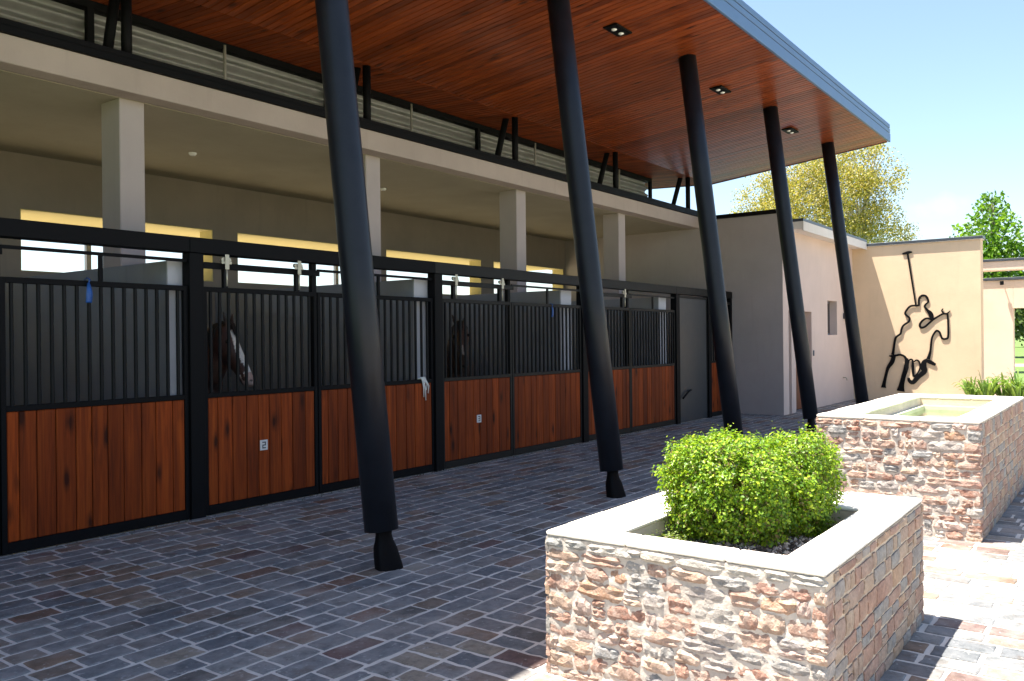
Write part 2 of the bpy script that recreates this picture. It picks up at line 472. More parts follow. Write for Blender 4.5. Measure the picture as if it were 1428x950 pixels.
# ================================================================== STABLE BUILDING
SX0, SX1 = -3.5, 17.05
stable = thing('stable_building', (7, 9, 0), 'long stable with beige roof slab, pillars and back wall with windows, behind the stall fronts', 'building')
boxpart('stable_floor', (SX0, 6.985, -.028), (SX1, 11.3, .012), concrete('stable_floor', (.20,.17,.13), .8), kind='structure')
boxpart('roof_slab', (SX0, 7.57, 3.96), (SX1-.003, 11.32, 4.2), M['slab'], stable, .006)
boxpart('ceiling', (SX0, 7.80, 3.952), (SX1-.006, 10.998, 3.9585), M['soffit_plaster'], stable)
boxpart('flashing', (SX0, 7.535, 4.2), (SX1+.3, 7.66, 4.265), M['black_metal'], stable, .004)
boxpart('flashing', (SX0, 7.56, 4.266), (SX1+.3, 7.70, 4.325), M['black_metal'], stable, .004)
# back wall with four window openings
WIN = [(1.55, 4.25), (4.76, 7.45), (7.87, 10.62), (11.04, 13.82), (14.24, 16.96)]
WZ0, WZ1 = 2.51, 3.28
m = MB()
m.box((SX0, 11.0, 0), (SX1, 11.3, WZ0)); m.box((SX0, 11.0, WZ1), (SX1, 11.3, 3.958))
xs = [SX0] + [c for w in WIN for c in w] + [SX1]
for i in range(0, len(xs), 2): m.box((xs[i], 11.0, WZ0 + .0005), (xs[i+1], 11.3, WZ1 - .0005))
bw = m.build('back_wall', M['back_wall'], stable)
for a, b in WIN:
    f = MB()
    f.box((a, 11.003, WZ1-.012), (b, 11.31, WZ1-.002)); f.box((a, 11.003, WZ0+.002), (b, 11.31, WZ0+.012))
    f.box((a+.002, 11.003, WZ0+.013), (a+.012, 11.31, WZ1-.013)); f.box((b-.012, 11.003, WZ0+.013), (b-.002, 11.31, WZ1-.013))
    f.build('window', M['reveal'], stable)
for x in (1.08, 4.28, 7.49, 10.70, 13.94):
    boxpart('pillar', (x, 7.80, 0.012), (x + .255, 8.14, 3.957), M['pillar'], stable, .008)
for x in (1.065, 4.265, 7.475, 10.685, 13.925):
    p = boxpart('partition', (x, 7.0, .012), (x + .28, 10.999, 2.345), M['partition'], stable, .004)
    boxpart('partition_lit_end', (x - .006, 6.978, .013), (x + .286, 6.999, 2.35), M['partition_lit_end'], p)  # pale plate painting in the light on the partition's front face
m = MB(); m.box((SX0-.2, 7.0, 0), (SX0-.003, 11.3, 4.2)); m.build('end_wall', M['back_wall'], stable)
for x, y in ((6.06, 9.35), (9.29, 9.3), (12.4, 9.3)):
    m = MB(); m.tube([(x, y, 3.951), (x, y, 3.935), (x, y, 3.915)], [.05, .05, .03], 14); m.build('smoke_detector', M['white_lamp'], stable)

boxpart('rear_eave', (SX0, 11.302, 3.30), (SX1, 12.7, 3.42), M['reveal'], stable)
for x in (1.6, 6.42, 11.3, 16.1): boxpart('eave_post', (x-.035, 12.60, 0), (x+.035, 12.67, 3.299), M['frame_grey'], stable)
boxpart('bounce_ground_rear', (SX0-4, 11.302, -.02), (SX1+8, 34, -.008), concrete('bounce_ground_rear', (.55,.47,.32), .8), kind='structure')  # pale ground added behind the stable to bounce warm light under the eave

# clerestory above the slab
CY = 8.6
cler = thing('clerestory', (7, CY, 4.2), 'band of horizontal corrugated metal sheets in a black frame above the slab', 'cladding')
edges = [SX0] + [1.2, 4.4, 7.55, 10.72, 13.9, 16.75]
for i in range(len(edges)-1):
    a, b = edges[i], edges[i+1]
    m = MB(); N = 122; z0, z1 = 4.2, 5.06; vs = []
    for k in range(N+1):
        z = z0 + (z1-z0)*k/N; yy = CY + .07 + .042*math.sin(2*math.pi*z/.165)
        vs += [(a, yy, z), (b, yy, z)]
    m.add(vs, [(2*k, 2*k+1, 2*k+3, 2*k+2) for k in range(N)], 0, True)
    m.build('corrugated_sheet', M['corrugated'], cler, fix=False)
    boxpart('mullion', (edges[i+1]-.035, CY-.055, 4.2), (edges[i+1]+.035, CY+.008, 5.029), M['black_metal'], cler)
    tubepart('drain_pipe', [((a+b)/2, CY-.05, 4.2), ((a+b)/2, CY-.05, 5.08)], .018, M['pipe'], cler, 10)
boxpart('top_rail', (SX0, CY-.05, 5.03), (16.79, CY+.1205, 5.108), M['black_metal'], cler)
boxpart('upper_wall', (SX0, CY+.121, 4.2), (16.78, CY+.16, 5.112), M['black_metal'], cler)

# ================================================================== CANOPY
CE = 18.07; CX0 = -4.0
yo, zo, yf, zf, yi, zi = 3.96, 5.47, 7.72, 5.06, 11.9, 5.26
canopy = thing('canopy_roof', (9, 6, 5.4), 'big tilted canopy roof with varnished timber soffit and blue grey metal fascia', 'roof')
def prism(name, prof, xa, xb, mat, parent, **kw):   # profile in (y, z), extruded along x
    m = MB(); n = len(prof)
    m.add([(xa, y, z) for y, z in prof] + [(xb, y, z) for y, z in prof],
          [tuple(range(n)), tuple(range(2*n-1, n-1, -1))] + [(i, (i+1) % n, n+(i+1) % n, n+i) for i in range(n)])
    return m.build(name, mat, parent, **kw)
prism('roof_deck', [(yo+.03, zo+.035), (yf, zf+.035), (yi, zi+.035), (yi, zi+.30), (yf, zf+.34), (yo+.03, zo+.33)], CX0, CE-.03, M['cap'], canopy)
bw_ = .098
sl = math.atan2(zf-zo, yf-yo); Lb = math.hypot(yf-yo, zf-zo)
m = MB()
m.box((-bw_/2+.004, 0, 0), (bw_/2-.004, Lb, .018), .006)
bme = m.mesh('soffit_board', [M['soffit']])
nb = int((CE-.02 - CX0)/bw_)
for i in range(nb):
    x = CE - .02 - bw_*(i+.5)
    meshobj('soffit_board', bme, None, canopy, (x, yo, zo + .012 + random.uniform(-.0012, .0012)), (sl, 0, 0))
prism('soffit_backing', [(yo+.01, zo+.0225), (yf, zf+.0225), (yf, zf+.0335), (yo+.01, zo+.0335)], CX0, CE-.025, M['black_metal'], canopy)
inner = MB(); si = math.atan2(zi-zf, yi-yf); Li = math.hypot(yi-yf, zi-zf)
for i in range(nb):
    x = CE - .02 - bw_*(i+.5); b = MB(); b.box((x-bw_/2+.003, 0, 0), (x+bw_/2-.003, Li, .018), .0035)
    inner.add([(p[0], yf + p[1]*math.cos(si) - p[2]*math.sin(si), zf + .012 + p[1]*math.sin(si) + p[2]*math.cos(si)) for p in b.v], b.f)
inner.build('inner_soffit_boards', M['soffit_far'], canopy, kind='stuff')
# stepped fascia on the outer edge
boxpart('fascia', (CX0, yo-.030, zo-.005), (CE, yo+.009, zo+.155), M['fascia'], canopy, .004)
boxpart('fascia', (CX0, yo-.022, zo+.173), (CE+.01, yo+.009, zo+.255), M['fascia'], canopy, .004)
boxpart('fascia', (CX0, yo-.016, zo+.273), (CE+.02, yo+.10, zo+.355), M['fascia'], canopy, .004)
boxpart('fascia_backing', (CX0, yo+.0095, zo+.14), (CE-.001, yo+.0285, zo+.272), M['black_metal'], canopy)
prism('end_fascia', [(yo+.03, zo-.003), (yf, zf-.003), (yi, zi-.003), (yi, zi+.33), (yf, zf+.36), (yo+.03, zo+.35)], CE-.0235, CE+.01, M['cap'], canopy)
prism('end_fascia', [(yi+.002, zi-.003), (yi+.04, zi-.003), (yi+.04, zi+.33), (yi+.002, zi+.33)], CX0, CE, M['cap'], canopy)
def soffz(y): return zo + (zf-zo)*(y-yo)/(yf-yo)
# downlights
for x in (5.85, 9.05, 12.2, 15.4):
    y = 5.05; z = soffz(y)
    m = MB(); m.box((x-.19, y-.095, z-.012), (x+.19, y+.095, z+.010)); dl = m.build('downlight', M['black_metal'], canopy)
    for dx in (-.085, .085):
        mm = MB(); mm.tube([(x+dx, y, z-.0125), (x+dx, y, z-.016)], .066, 16); mm.build('reflector', M['bar'], dl)
        mm = MB(); mm.tube([(x+dx, y, z-.0165), (x+dx, y, z-.025), (x+dx, y, z-.034)], [.036, .034, .018], 14); mm.build('bulb', M['white_lamp'], dl)

# raking columns along the courtyard
COLN = ['beside the second stall, closest to the camera', 'second from the camera, before the third stall', 'third from the camera, its foot behind the clipped shrubs',
        'fourth from the camera, before the wing door', 'farthest from the camera, nearest the horse sculpture wall']
def footmesh():
    m = MB(); secs = []
    prof = [(0, .094, .066, .026, -.016), (.03, .091, .065, .022, -.014), (.09, .085, .062, .012, -.008), (.15, .076, .058, .004, -.003), (.20, .063, .052, -.002, 0), (.24, .055, .048, -.006, 0), (.275, .057, .05, -.006, 0), (.31, .062, .056, -.006, 0)]
    n = 20; vs = []
    for z, a, b, ox, oy in prof:
        for k in range(n):
            an = 2*math.pi*k/n; c, s = math.cos(an), math.sin(an)
            e = .45 if z < .2 else .75
            vs.append((ox + a*math.copysign(abs(c)**e, c), oy + b*math.copysign(abs(s)**e, s), z))
    fs = [(i*n+k, i*n+(k+1) % n, (i+1)*n+(k+1) % n, (i+1)*n+k) for i in range(len(prof)-1) for k in range(n)]
    m.add(vs, fs, 0, True); m.add(vs[:n], [tuple(range(n))]); return m.mesh('foot', [M['black_metal']])
fme = footmesh()
LEAN = (4.86-4.25)/(5.41-.30)
for i in range(5):
    x = 4.19 + 3.21*i
    c = thing('canopy_column', (x, 4.25, 0), 'raking dark steel column with a hoof shaped foot, ' + COLN[i], 'column', 'raking columns along the courtyard')
    za, zb = .285, 5.425
    pa = Vector((x, 4.25 + (za-.3)*LEAN, za)); pb = Vector((x, 4.25 + (zb-.3)*LEAN, zb))
    m = MB(); m.tube([pa, pa.lerp(pb, .35), pa.lerp(pb, .7), pb], .118, 32); m.build('shaft', M['column'], c)
    ft = meshobj('foot', fme, None, c, (x + .03, 4.25, .010), (0, 0, math.radians(-20)))
# props on the slab edge
PL = ['first from the left of the picture', 'half hidden behind the nearest column', 'above the third stall', 'above the fourth stall', 'beyond the end of the corrugated band']
for i in range(5):
    x = 4.36 + 3.16*i
    for kind in (0, 1):
        lab = ('upright' if kind == 0 else 'slanting') + ' slim black roof prop on the slab edge, ' + PL[i]
        t = thing('roof_prop', (x, 7.8 if kind == 0 else 8.24, 4.2), lab, 'post', 'props between slab and canopy')
        if kind == 0: tubepart('shaft', [(x, 7.80, 4.21), (x, 7.80, zf+.02)], .05, M['black_metal'], t, 16)
        else: tubepart('shaft', [(x, 8.24, 4.21), (x, 7.97, zf+.04)], .05, M['black_metal'], t, 16)
        yb = 7.80 if kind == 0 else 8.24
        boxpart('base_plate', (x-.09, yb-.09, 4.2), (x+.09, yb+.09, 4.215), M['black_metal'], t)

# ================================================================== STALL FRONTS
SY = 6.9
def boards(parent, xa, xb, z0, z1, mat, seed, width=.138):
    r = random.Random(seed); n = max(1, round((xb-xa)/width)); ws = [r.uniform(.85, 1.15) for _ in range(n)]
    ws[0] *= .7; ws[-1] *= .75
    s = sum(ws); x = xa
    for w in ws:
        w = w/s*(xb-xa); d = r.uniform(-.002, .002)
        boxpart('board', (x+.0028, SY-.016+d, z0), (x+w-.0028, SY+.012+d, z1), mat, parent, .005); x += w
BARM = {}
def bars(parent, xa, xb, z0, z1, y, n=None):
    n = n or int(round((xb-xa)/.1)); key = round(z1-z0, 3)
    if key not in BARM:
        m = MB(); m.tube([(0,0,0), (0,0,z1-z0)], .016, 8, cap=False); BARM[key] = m.mesh('bar', [M['bar']])
    for i in range(n):
        x = xa + (xb-xa)*(i+.5)/n
        meshobj('bar', BARM[key], None, parent, (x, y, z0))
def frame(name, parent, xa, xb, z0, z1, zm, mat, y=SY, t=.04, d=.022, bot=.085):
    m = MB()
    m.box((xa, y-d, z0), (xa+t, y+d, z1), .003); m.box((xb-t, y-d, z0), (xb, y+d, z1), .003)
    m.box((xa+t, y-d, z0), (xb-t, y+d, z0+bot), .003); m.box((xa+t, y-d, zm), (xb-t, y+d, zm+.045), .003); m.box((xa+t, y-d, z1-.045), (xb-t, y+d, z1), .003)
    return m.build(name, mat, parent)
def panel(parent, name, xa, xb, seed, mat_b, mat_f, z1=2.12, label=None, y=SY):
    f = frame(name, parent, xa, xb, .02, z1, 1.095, mat_f)
    if label: f['label'] = label
    boards(f, xa+.041, xb-.041, .106, 1.094, mat_b, seed)
    bars(f, xa+.04, xb-.04, 1.14, z1-.045, SY)
    return f
def roller(parent, x, mat=None):
    m = MB()
    m.tube([(x-.03, SY-.075, 2.375), (x-.03, SY-.045, 2.375)], .022, 14)
    m.tube([(x+.03, SY-.075, 2.375), (x+.03, SY-.045, 2.375)], .022, 14)
    m.box((x-.055, SY-.082, 2.335), (x+.055, SY-.0755, 2.362), .003); m.box((x-.022, SY-.088, 2.285), (x+.022, SY-.0825, 2.425), .002)
    m.tube([(x, SY-.078, 2.13), (x, SY-.078, 2.30)], .009, 8)
    m.build('roller', M['galv_roller'], parent)
    boxpart('hanger', (x-.0225+.03, SY-.02, 2.121), (x+.0225+.03, SY+.02, 2.29), M['bar'], parent)
DIG = {'2': [((0,1),(1,1)), ((1,1),(1,.5)), ((1,.5),(0,.5)), ((0,.5),(0,0)), ((0,0),(1,0))],
       '3': [((0,1),(1,1)), ((1,1),(1,0)), ((0,.5),(1,.5)), ((0,0),(1,0))]}
def plate(parent, x, z, ch):
    boxpart('number_plate', (x-.045, SY-.0265, z-.05), (x+.045, SY-.0205, z+.05), M['white_plate'], parent, .002)
    m = MB(); w, h = .030, .055
    for (a, b) in DIG[ch]:
        xa, za, xb, zb = x-w/2+a[0]*w, z-h/2+a[1]*h, x-w/2+b[0]*w, z-h/2+b[1]*h
        m.box((min(xa,xb)-.005, SY-.0285, min(za,zb)-.005), (max(xa,xb)+.005, SY-.0268, max(za,zb)+.005))
    m.build('number', M['digit'], parent, fix=False)
STALL_LABEL = ['black framed stall front at the left edge, orange boards below a grille',
               'stall front with number plate whose grille shows the horse with the white blaze',
               'stall front with number plate whose grille shows the horse facing out',
               'stall front between the second column and the plain grey door',
               'end stall front with plain grey door, meeting the wing wall']
POST = [1.22, 4.47, 7.77, 11.17, 14.45, 17.0]
MID = [2.82, 5.89, 9.30, 12.66]
SF = []
for i in range(5):
    pa, pb = POST[i], POST[i+1]
    s = thing('stall_front', (pa, SY, 0), STALL_LABEL[i], 'stall front', 'stall fronts'); SF.append(s)
    fm = M['black_metal'] if i < 2 else M['brown_metal']
    hw = .072
    boxpart('post', (pa-hw, SY-.05, .004), (pa+hw, SY+.07, 2.419), M['black_metal'], s, .004)
    boxpart('beam', (pa-hw if i else SX0, SY-.06, 2.42), (pb-hw-.002 if i < 4 else SX1-.003, SY+.08, 2.56), fm, s, .005)
    a, b = pa+hw+.003, pb-hw-.003
    if i < 4:
        mdl = MID[i]
        d = panel(s, 'stall_door', a+.006, mdl-.006, 11+i, M['board'], fm)
        d2 = panel(s, 'fixed_panel', mdl+.006, b, 31+i, M['board'], fm)
        boxpart('mid_post', (mdl-.03, SY+.024, .004), (mdl+.03, SY+.075, 2.419), M['black_metal'], s)
        boxpart('track', (a, SY-.044, 2.285), (mdl+.02, SY-.024, 2.345), fm, s, .002)
        boxpart('rail', (mdl+.021, SY-.015, 2.335), (b+.002, SY+.010, 2.362), fm, s)
        xm = (mdl + b)/2
        boxpart('strut', (xm-.016, SY-.0145, 2.121), (xm+.016, SY+.0095, 2.334), fm, s)
        roller(d, a+.22); roller(d, mdl-.28)
    else:
        # plain grey sliding door, then a grille door against the wing wall
        g = boxpart('plain_door', (a+.02, SY-.018, .02), (15.79, SY+.018, 2.355), M['grey_sheet'], s, .004, )
        g['label'] = 'plain grey sheet door with a curved black handle'
        m = MB()
        m.box((a, SY-.024, .01), (a+.0195, SY+.024, 2.40)); m.box((15.791, SY-.024, .01), (15.82, SY+.024, 2.40)); m.box((a+.02, SY-.024, 2.356), (15.79, SY+.024, 2.40))
        m.build('door_frame', M['brown_metal'], g)
        pts = []
        for k in range(9):
            u = k/8; pts.append((a+.10 + .36*u, SY-.05-.02*math.sin(u*3.14), .47 + .14*math.sin(u*1.75)))
        tubepart('handle', pts, .017, M['black_metal'], g, 10)
        boxpart('mid_post', (15.83, SY-.05, .004), (15.96, SY+.07, 2.419), M['black_metal'], s)
        d = panel(s, 'stall_door', 15.99, 16.93, 55, M['board'], fm)
        roller(d, 16.02); boxpart('track', (15.97, SY-.044, 2.285), (16.95, SY-.024, 2.345), fm, s, .002)
        boxpart('post', (16.955, SY-.05, .004), (SX1-.005, SY+.07, 2.419), M['black_metal'], s)
    if i == 1: plate(d, 5.20, .60, '2')
    if i == 2: plate(d, 8.56, .585, '3')
# things hung on the grilles
def strap(x, z0, z1, lab, w=.034):
    m = MB(); n = 14; pts = []
    for k in range(n+1):
        u = k/n; z = z1 + (z0-z1)*u; ww = w*(.35 + .65*math.sin(min(1, u*1.25)*math.pi*.62))
        y = SY-.03 - .012*math.sin(u*3.1)
        pts += [(x-ww/2, y, z), (x+ww/2, y, z), (x+ww/2, y-.012, z), (x-ww/2, y-.012, z)]
    fs = []
    for k in range(n):
        for q in range(4): fs.append((4*k+q, 4*k+(q+1) % 4, 4*k+4+(q+1) % 4, 4*k+4+q))
    fs += [(0,1,2,3), (4*n, 4*n+3, 4*n+2, 4*n+1)]
    m.add(pts, fs, 0, True); m.tube([(x, SY-.038, z1-.004), (x+.006, SY-.045, z1+.03), (x+.002, SY-.01, z1+.045), (x, SY+.03, z1+.03)], .006, 6)
    m.build('blue_strap', M['blue'], label=lab, cat='strap', group='blue straps on the grilles')
strap(3.49, 1.94, 2.10, 'blue strap hanging from the grille top of the leftmost stall', .05)
strap(10.27, 1.93, 2.08, 'blue strap hanging from the grille of the stall left of the second column')
m = MB(); rr = random.Random(3)
for k in range(4):
    x = 7.48 + .02*k; z0 = 1.15; L = (.22, .26, .14, .18)[k]
    m.tube([(x-.05, SY+.02, z0-.01), (x-.02, SY-.03, z0+.012), (x, SY-.035, z0-.03), (x+.02+.01*k, SY-.032, z0-.5*L), (x+.03+rr.uniform(-.02,.03), SY-.03, z0-L)], [.009,.010,.009,.008,.006], 7)
m.build('lead_rope', M['rope'], label='white rope draped over the rail of the stall beside the nearest column', cat='rope')
# grit and moss swept up against the stall fronts
m = MB(); rr = random.Random(21)
for k in range(900):
    x = rr.uniform(1.5, 14.5); y = SY - .03 - abs(rr.gauss(0, .05)); s = rr.uniform(.004, .013)
    a = rr.uniform(0, 6.28)
    m.add([(x+s*math.cos(a+q*2.09), y+s*math.sin(a+q*2.09), .006) for q in range(3)] + [(x, y, .012+s)], [(0,1,3),(1,2,3),(2,0,3)])
t = NT('grit'); t.put('Base Color', t.ramp(t.node('ShaderNodeNewGeometry').outputs['Random Per Island'], [(0,(.06,.07,.03)),(.4,(.12,.1,.07)),(.7,(.2,.18,.15)),(1,(.35,.33,.3))])); t.put('Roughness', .95)
m.build('swept_grit', t.mat, fix=False, kind='stuff', label='moss and grit along the foot of the stall fronts', cat='grit')

# ================================================================== WING AND GARDEN WALLS
WF, XF = 5.78, 22.3
wing = thing('wing_building', (19.5, 7, 0), 'low pink rendered wing with an overhanging eave, door and small window beyond the stalls', 'building')
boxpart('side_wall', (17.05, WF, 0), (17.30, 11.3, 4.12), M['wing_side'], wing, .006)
m = MB(); D0, D1, DZ = 17.84, 18.93, 2.15; S0, S1 = 17.40, 17.57; V0, V1, VZ0, VZ1 = 20.13, 20.90, 1.64, 2.44; T = .28
y0, y1 = WF + .002, WF + T
m.box((17.302, y0, 0), (S0, y1, 3.80)); m.box((S0, y0, DZ), (S1, y1, 3.80)); m.box((S1, y0, 0), (D0, y1, 3.80)); m.box((D0, y0, DZ), (D1, y1, 3.80)); m.box((D1, y0, 0), (V0, y1, 3.80))
m.box((V0, y0, 0), (V1, y1, VZ0)); m.box((V0, y0, VZ1), (V1, y1, 3.80)); m.box((V1, y0, 0), (XF, y1, 3.80))
m.build('front_wall', M['wing_front'], wing, fix=False)
boxpart('corner_strip', (17.052, WF-.004, .001), (17.3015, WF-.0005, 3.80), M['wing_front'], wing)
boxpart('roof', (17.302, 5.45, 3.80), (XF-.003, 11.3, 3.95), M['eave'], wing, .005)
boxpart('eave_cap', (17.302, 5.43, 3.951), (XF-.003, 11.3, 4.01), M['cap'], wing, .004)
boxpart('eave_fascia', (17.302, 5.425, 3.76), (XF-.003, 5.449, 3.949), M['eave'], wing, .003)
boxpart('wall_cap', (17.0, 5.72, 4.121), (17.34, 11.3, 4.20), M['black_metal'], wing, .004)
dr = boxpart('door', (D0+.02, WF+.19, .01), (D1-.02, WF+.235, DZ-.02), M['brown_metal'], wing)
for k in range(7):
    xa = D0+.05 + k*(D1-D0-.1)/7
    boxpart('board', (xa+.002, WF+.172, .03), (xa+(D1-D0-.1)/7-.002, WF+.189, DZ-.05), M['board_door'], dr, .002)
tubepart('handle', [(18.72, WF+.14, .95), (18.72, WF+.13, 1.0), (18.72, WF+.13, 1.2), (18.72, WF+.14, 1.25)], .012, M['galv_roller'], dr, 8)
boxpart('slot_panel', (S0+.001, WF+.2, 0.004), (S1-.001, WF+.23, DZ-.001), M['brown_metal'], wing)
wd = boxpart('window', (V0+.001, WF+.17, VZ0+.001), (V1-.001, WF+.21, VZ1-.001), M['frame_grey'], wing)
gm = NT('dark_glass'); gm.put('Base Color', (.012,.014,.016)); gm.put('Roughness', .05); gm.put('Specular IOR Level', .8)
boxpart('pane', (V0+.05, WF+.160, VZ0+.05), (V1-.05, WF+.169, VZ1-.05), gm.mat, wd)
boxpart('wall_lamp', (21.40, WF-.09, 2.03), (21.52, WF-.002, 2.17), M['cap'], wing, .006)
boxpart('socket', (19.0, WF-.018, 1.18), (19.07, WF-.001, 1.30), M['frame_grey'], wing, .004)
tubepart('tap', [(21.35, WF-.001, .60), (21.35, WF-.07, .60), (21.36, WF-.09, .57), (21.36, WF-.09, .53)], .012, M['galv_roller'], wing, 8)

wall = thing('sculpture_wall', (XF+.2, 4.4, 0), 'tall peach rendered wall carrying the horse and rider outline', 'wall')
boxpart('wall_body', (XF, 2.92, 0), (XF+.35, 6.05, 3.83), M['peach'], wall, .006)
boxpart('cap', (XF-.03, 2.89, 3.831), (XF+.38, 6.05, 3.845), M['eave'], wall)
boxpart('cap', (XF-.05, 2.87, 3.846), (XF+.40, 6.05, 3.91), M['cap'], wall, .004)
gw = thing('garden_wall', (25.6, 2, 0), 'lower pale peach wall with a doorway to the lawn, right of the sculpture wall', 'wall')
boxpart('wall_body', (25.5, 2.60, 0), (25.75, 6.0, 3.03), M['peach_pale'], gw, .005)
boxpart('lintel', (25.5, .9, 2.29), (25.75, 2.599, 3.03), M['peach_pale'], gw, .005)
boxpart('wall_body', (25.5, -3.0, 0), (25.75, .899, 3.03), M['peach_pale'], gw, .005)
boxpart('cap', (25.46, -3.0, 3.031), (25.79, 6.0, 3.10), M['cap'], gw, .004)
lm = boxpart('spotlight', (25.30, 2.80, 2.90), (25.40, 2.88, 3.0), M['black_metal'], gw, .006)
tubepart('bracket', [(25.498, 2.84, 3.0), (25.37, 2.84, 3.0), (25.35, 2.84, 2.985)], .012, M['black_metal'], lm, 8)
pb = thing('pergola_beam', (24.3, 1, 3.2), 'horizontal rendered beam with dark metal cap before the lower garden wall', 'beam')
boxpart('beam', (24.0, -3.0, 3.20), (24.45, 5.9, 3.42), M['peach_pale'], pb, .005)
boxpart('cap', (23.97, -3.0, 3.421), (24.48, 5.95, 3.48), M['cap'], pb, .004)

# flat steel sculpture: (y, z, width) strokes standing off the wall
SCULPT = [
 ('mallet_head',[(4.604,3.599,0.034),(4.537,3.611,0.060),(4.458,3.627,0.068),(4.383,3.630,0.025)]),
 ('mallet_shaft',[(4.485,3.604,0.043),(4.314,2.339,0.034)]),
 ('rider_back',[(4.244,2.329,0.046),(4.314,2.327,0.047),(4.419,2.322,0.047),(4.490,2.265,0.047),(4.554,2.151,0.047),(4.508,2.082,0.047),(4.457,2.030,0.047),(4.474,1.945,0.047),(4.593,1.854,0.047),(4.641,1.757,0.047),(4.666,1.650,0.047),(4.766,1.566,0.051),(4.803,1.437,0.051),(4.825,1.266,0.056),(4.846,1.137,0.069)]),
 ('rider_head',[(4.244,2.320,0.042),(4.243,2.481,0.046),(4.184,2.559,0.051),(4.100,2.555,0.050),(4.050,2.482,0.046),(4.040,2.406,0.038),(4.098,2.349,0.042),(4.125,2.291,0.046)]),
 ('rider_chest',[(4.125,2.300,0.042),(4.064,2.214,0.055),(4.004,2.145,0.092),(3.974,2.069,0.101),(3.960,1.976,0.059)]),
 ('rein_loop',[(3.952,1.968,0.050),(4.066,2.016,0.042),(4.171,1.960,0.046),(4.229,1.864,0.051),(4.203,1.792,0.051),(4.122,1.811,0.046),(4.029,1.894,0.046),(3.952,1.968,0.046)]),
 ('horse_neck',[(3.960,1.968,0.050),(3.838,2.048,0.042),(3.724,2.112,0.042),(3.634,2.110,0.041)]),
 ('horse_ear',[(3.698,2.111,0.037),(3.746,2.188,0.033),(3.715,2.237,0.021)]),
 ('horse_ear',[(3.649,2.110,0.041),(3.604,2.142,0.029),(3.566,2.182,0.017)]),
 ('horse_face',[(3.627,2.134,0.041),(3.614,1.885,0.041),(3.617,1.574,0.046),(3.670,1.517,0.046),(3.745,1.530,0.046),(3.778,1.618,0.042),(3.803,1.681,0.042),(3.860,1.715,0.046),(3.910,1.661,0.042),(3.964,1.549,0.042),(3.988,1.390,0.046),(4.005,1.222,0.050),(4.053,1.033,0.084)]),
 ('horse_tail',[(4.931,1.111,0.026),(4.859,1.103,0.060),(4.779,1.120,0.051),(4.671,1.137,0.047),(4.580,1.095,0.051),(4.519,0.984,0.068)]),
 ('hind_leg',[(4.819,1.103,0.086),(4.868,0.956,0.103),(4.958,0.814,0.078),(5.012,0.619,0.065),(5.059,0.402,0.086),(5.068,0.324,0.121)]),
 ('hind_leg',[(4.530,1.052,0.068),(4.540,0.839,0.111),(4.601,0.625,0.102),(4.650,0.411,0.120),(4.676,0.248,0.180)]),
 ('stirrup',[(4.500,0.904,0.034),(4.479,0.997,0.038),(4.432,1.027,0.038),(4.397,0.985,0.042),(4.395,0.798,0.068),(4.381,0.604,0.042)]),
 ('stirrup',[(4.370,0.968,0.030),(4.307,1.007,0.038),(4.250,0.961,0.038),(4.235,0.821,0.034),(4.303,0.673,0.034),(4.373,0.604,0.038)]),
 ('fore_leg',[(4.068,1.021,0.067),(4.138,0.961,0.109),(4.162,0.843,0.143),(4.140,0.738,0.118),(4.272,0.605,0.101),(4.398,0.468,0.102),(4.476,0.508,0.077),(4.491,0.576,0.051)]),
 ('fore_leg',[(4.114,1.004,0.067),(4.007,0.962,0.092),(3.894,0.896,0.059)]),
]

sc = thing('horse_rider_sculpture', (XF-.07, 4.3, .3), 'black flat steel outline of a polo player on a galloping horse, mallet raised', 'sculpture')
for nm, pts in SCULPT:
    P = []
    for i in range(len(pts)-1):      # subdivide with a smooth curve
        p0 = Vector(pts[max(i-1, 0)]); p1 = Vector(pts[i]); p2 = Vector(pts[i+1]); p3 = Vector(pts[min(i+2, len(pts)-1)])
        for k in range(4):
            u = k/4
            P.append(.5*((2*p1) + (p2-p0)*u + (2*p0-5*p1+4*p2-p3)*u*u + (3*p1-p0-3*p2+p3)*u**3))
    P.append(Vector(pts[-1]))
    m = MB(); vs = []; th = .014; xo = XF-.022; dx = random.uniform(-.003, .003)
    for i, p in enumerate(P):
        a = P[max(i-1, 0)]; b = P[min(i+1, len(P)-1)]
        t = Vector((b.x-a.x, b.y-a.y)); t.normalize(); nn = Vector((-t.y, t.x)); w = p.z*.5
        for q in (xo+dx, xo+dx+th):
            vs += [(q, p.x + nn.x*w, p.y + nn.y*w), (q, p.x - nn.x*w, p.y - nn.y*w)]
    n = len(P); fs = []
    for i in range(n-1):
        a, b = 4*i, 4*i+4
        fs += [(a, a+1, b+1, b), (a+3, a+2, b+2, b+3), (a, b, b+2, a+2), (a+1, a+3, b+3, b+1)]
    fs += [(0, 2, 3, 1), (4*n-4, 4*n-3, 4*n-1, 4*n-2)]
    m.add(vs, fs); m.build(nm, M['black_metal'], sc)
m = MB()
for y, z in ((4.82, 1.2), (4.6, .5), (3.62, 1.7), (4.42, 3.1), (4.03, 1.1), (4.2, 2.5)): m.tube([(XF-.012, y, z), (XF-.001, y, z)], .01, 8)
m.build('stand_off', M['black_metal'], sc)

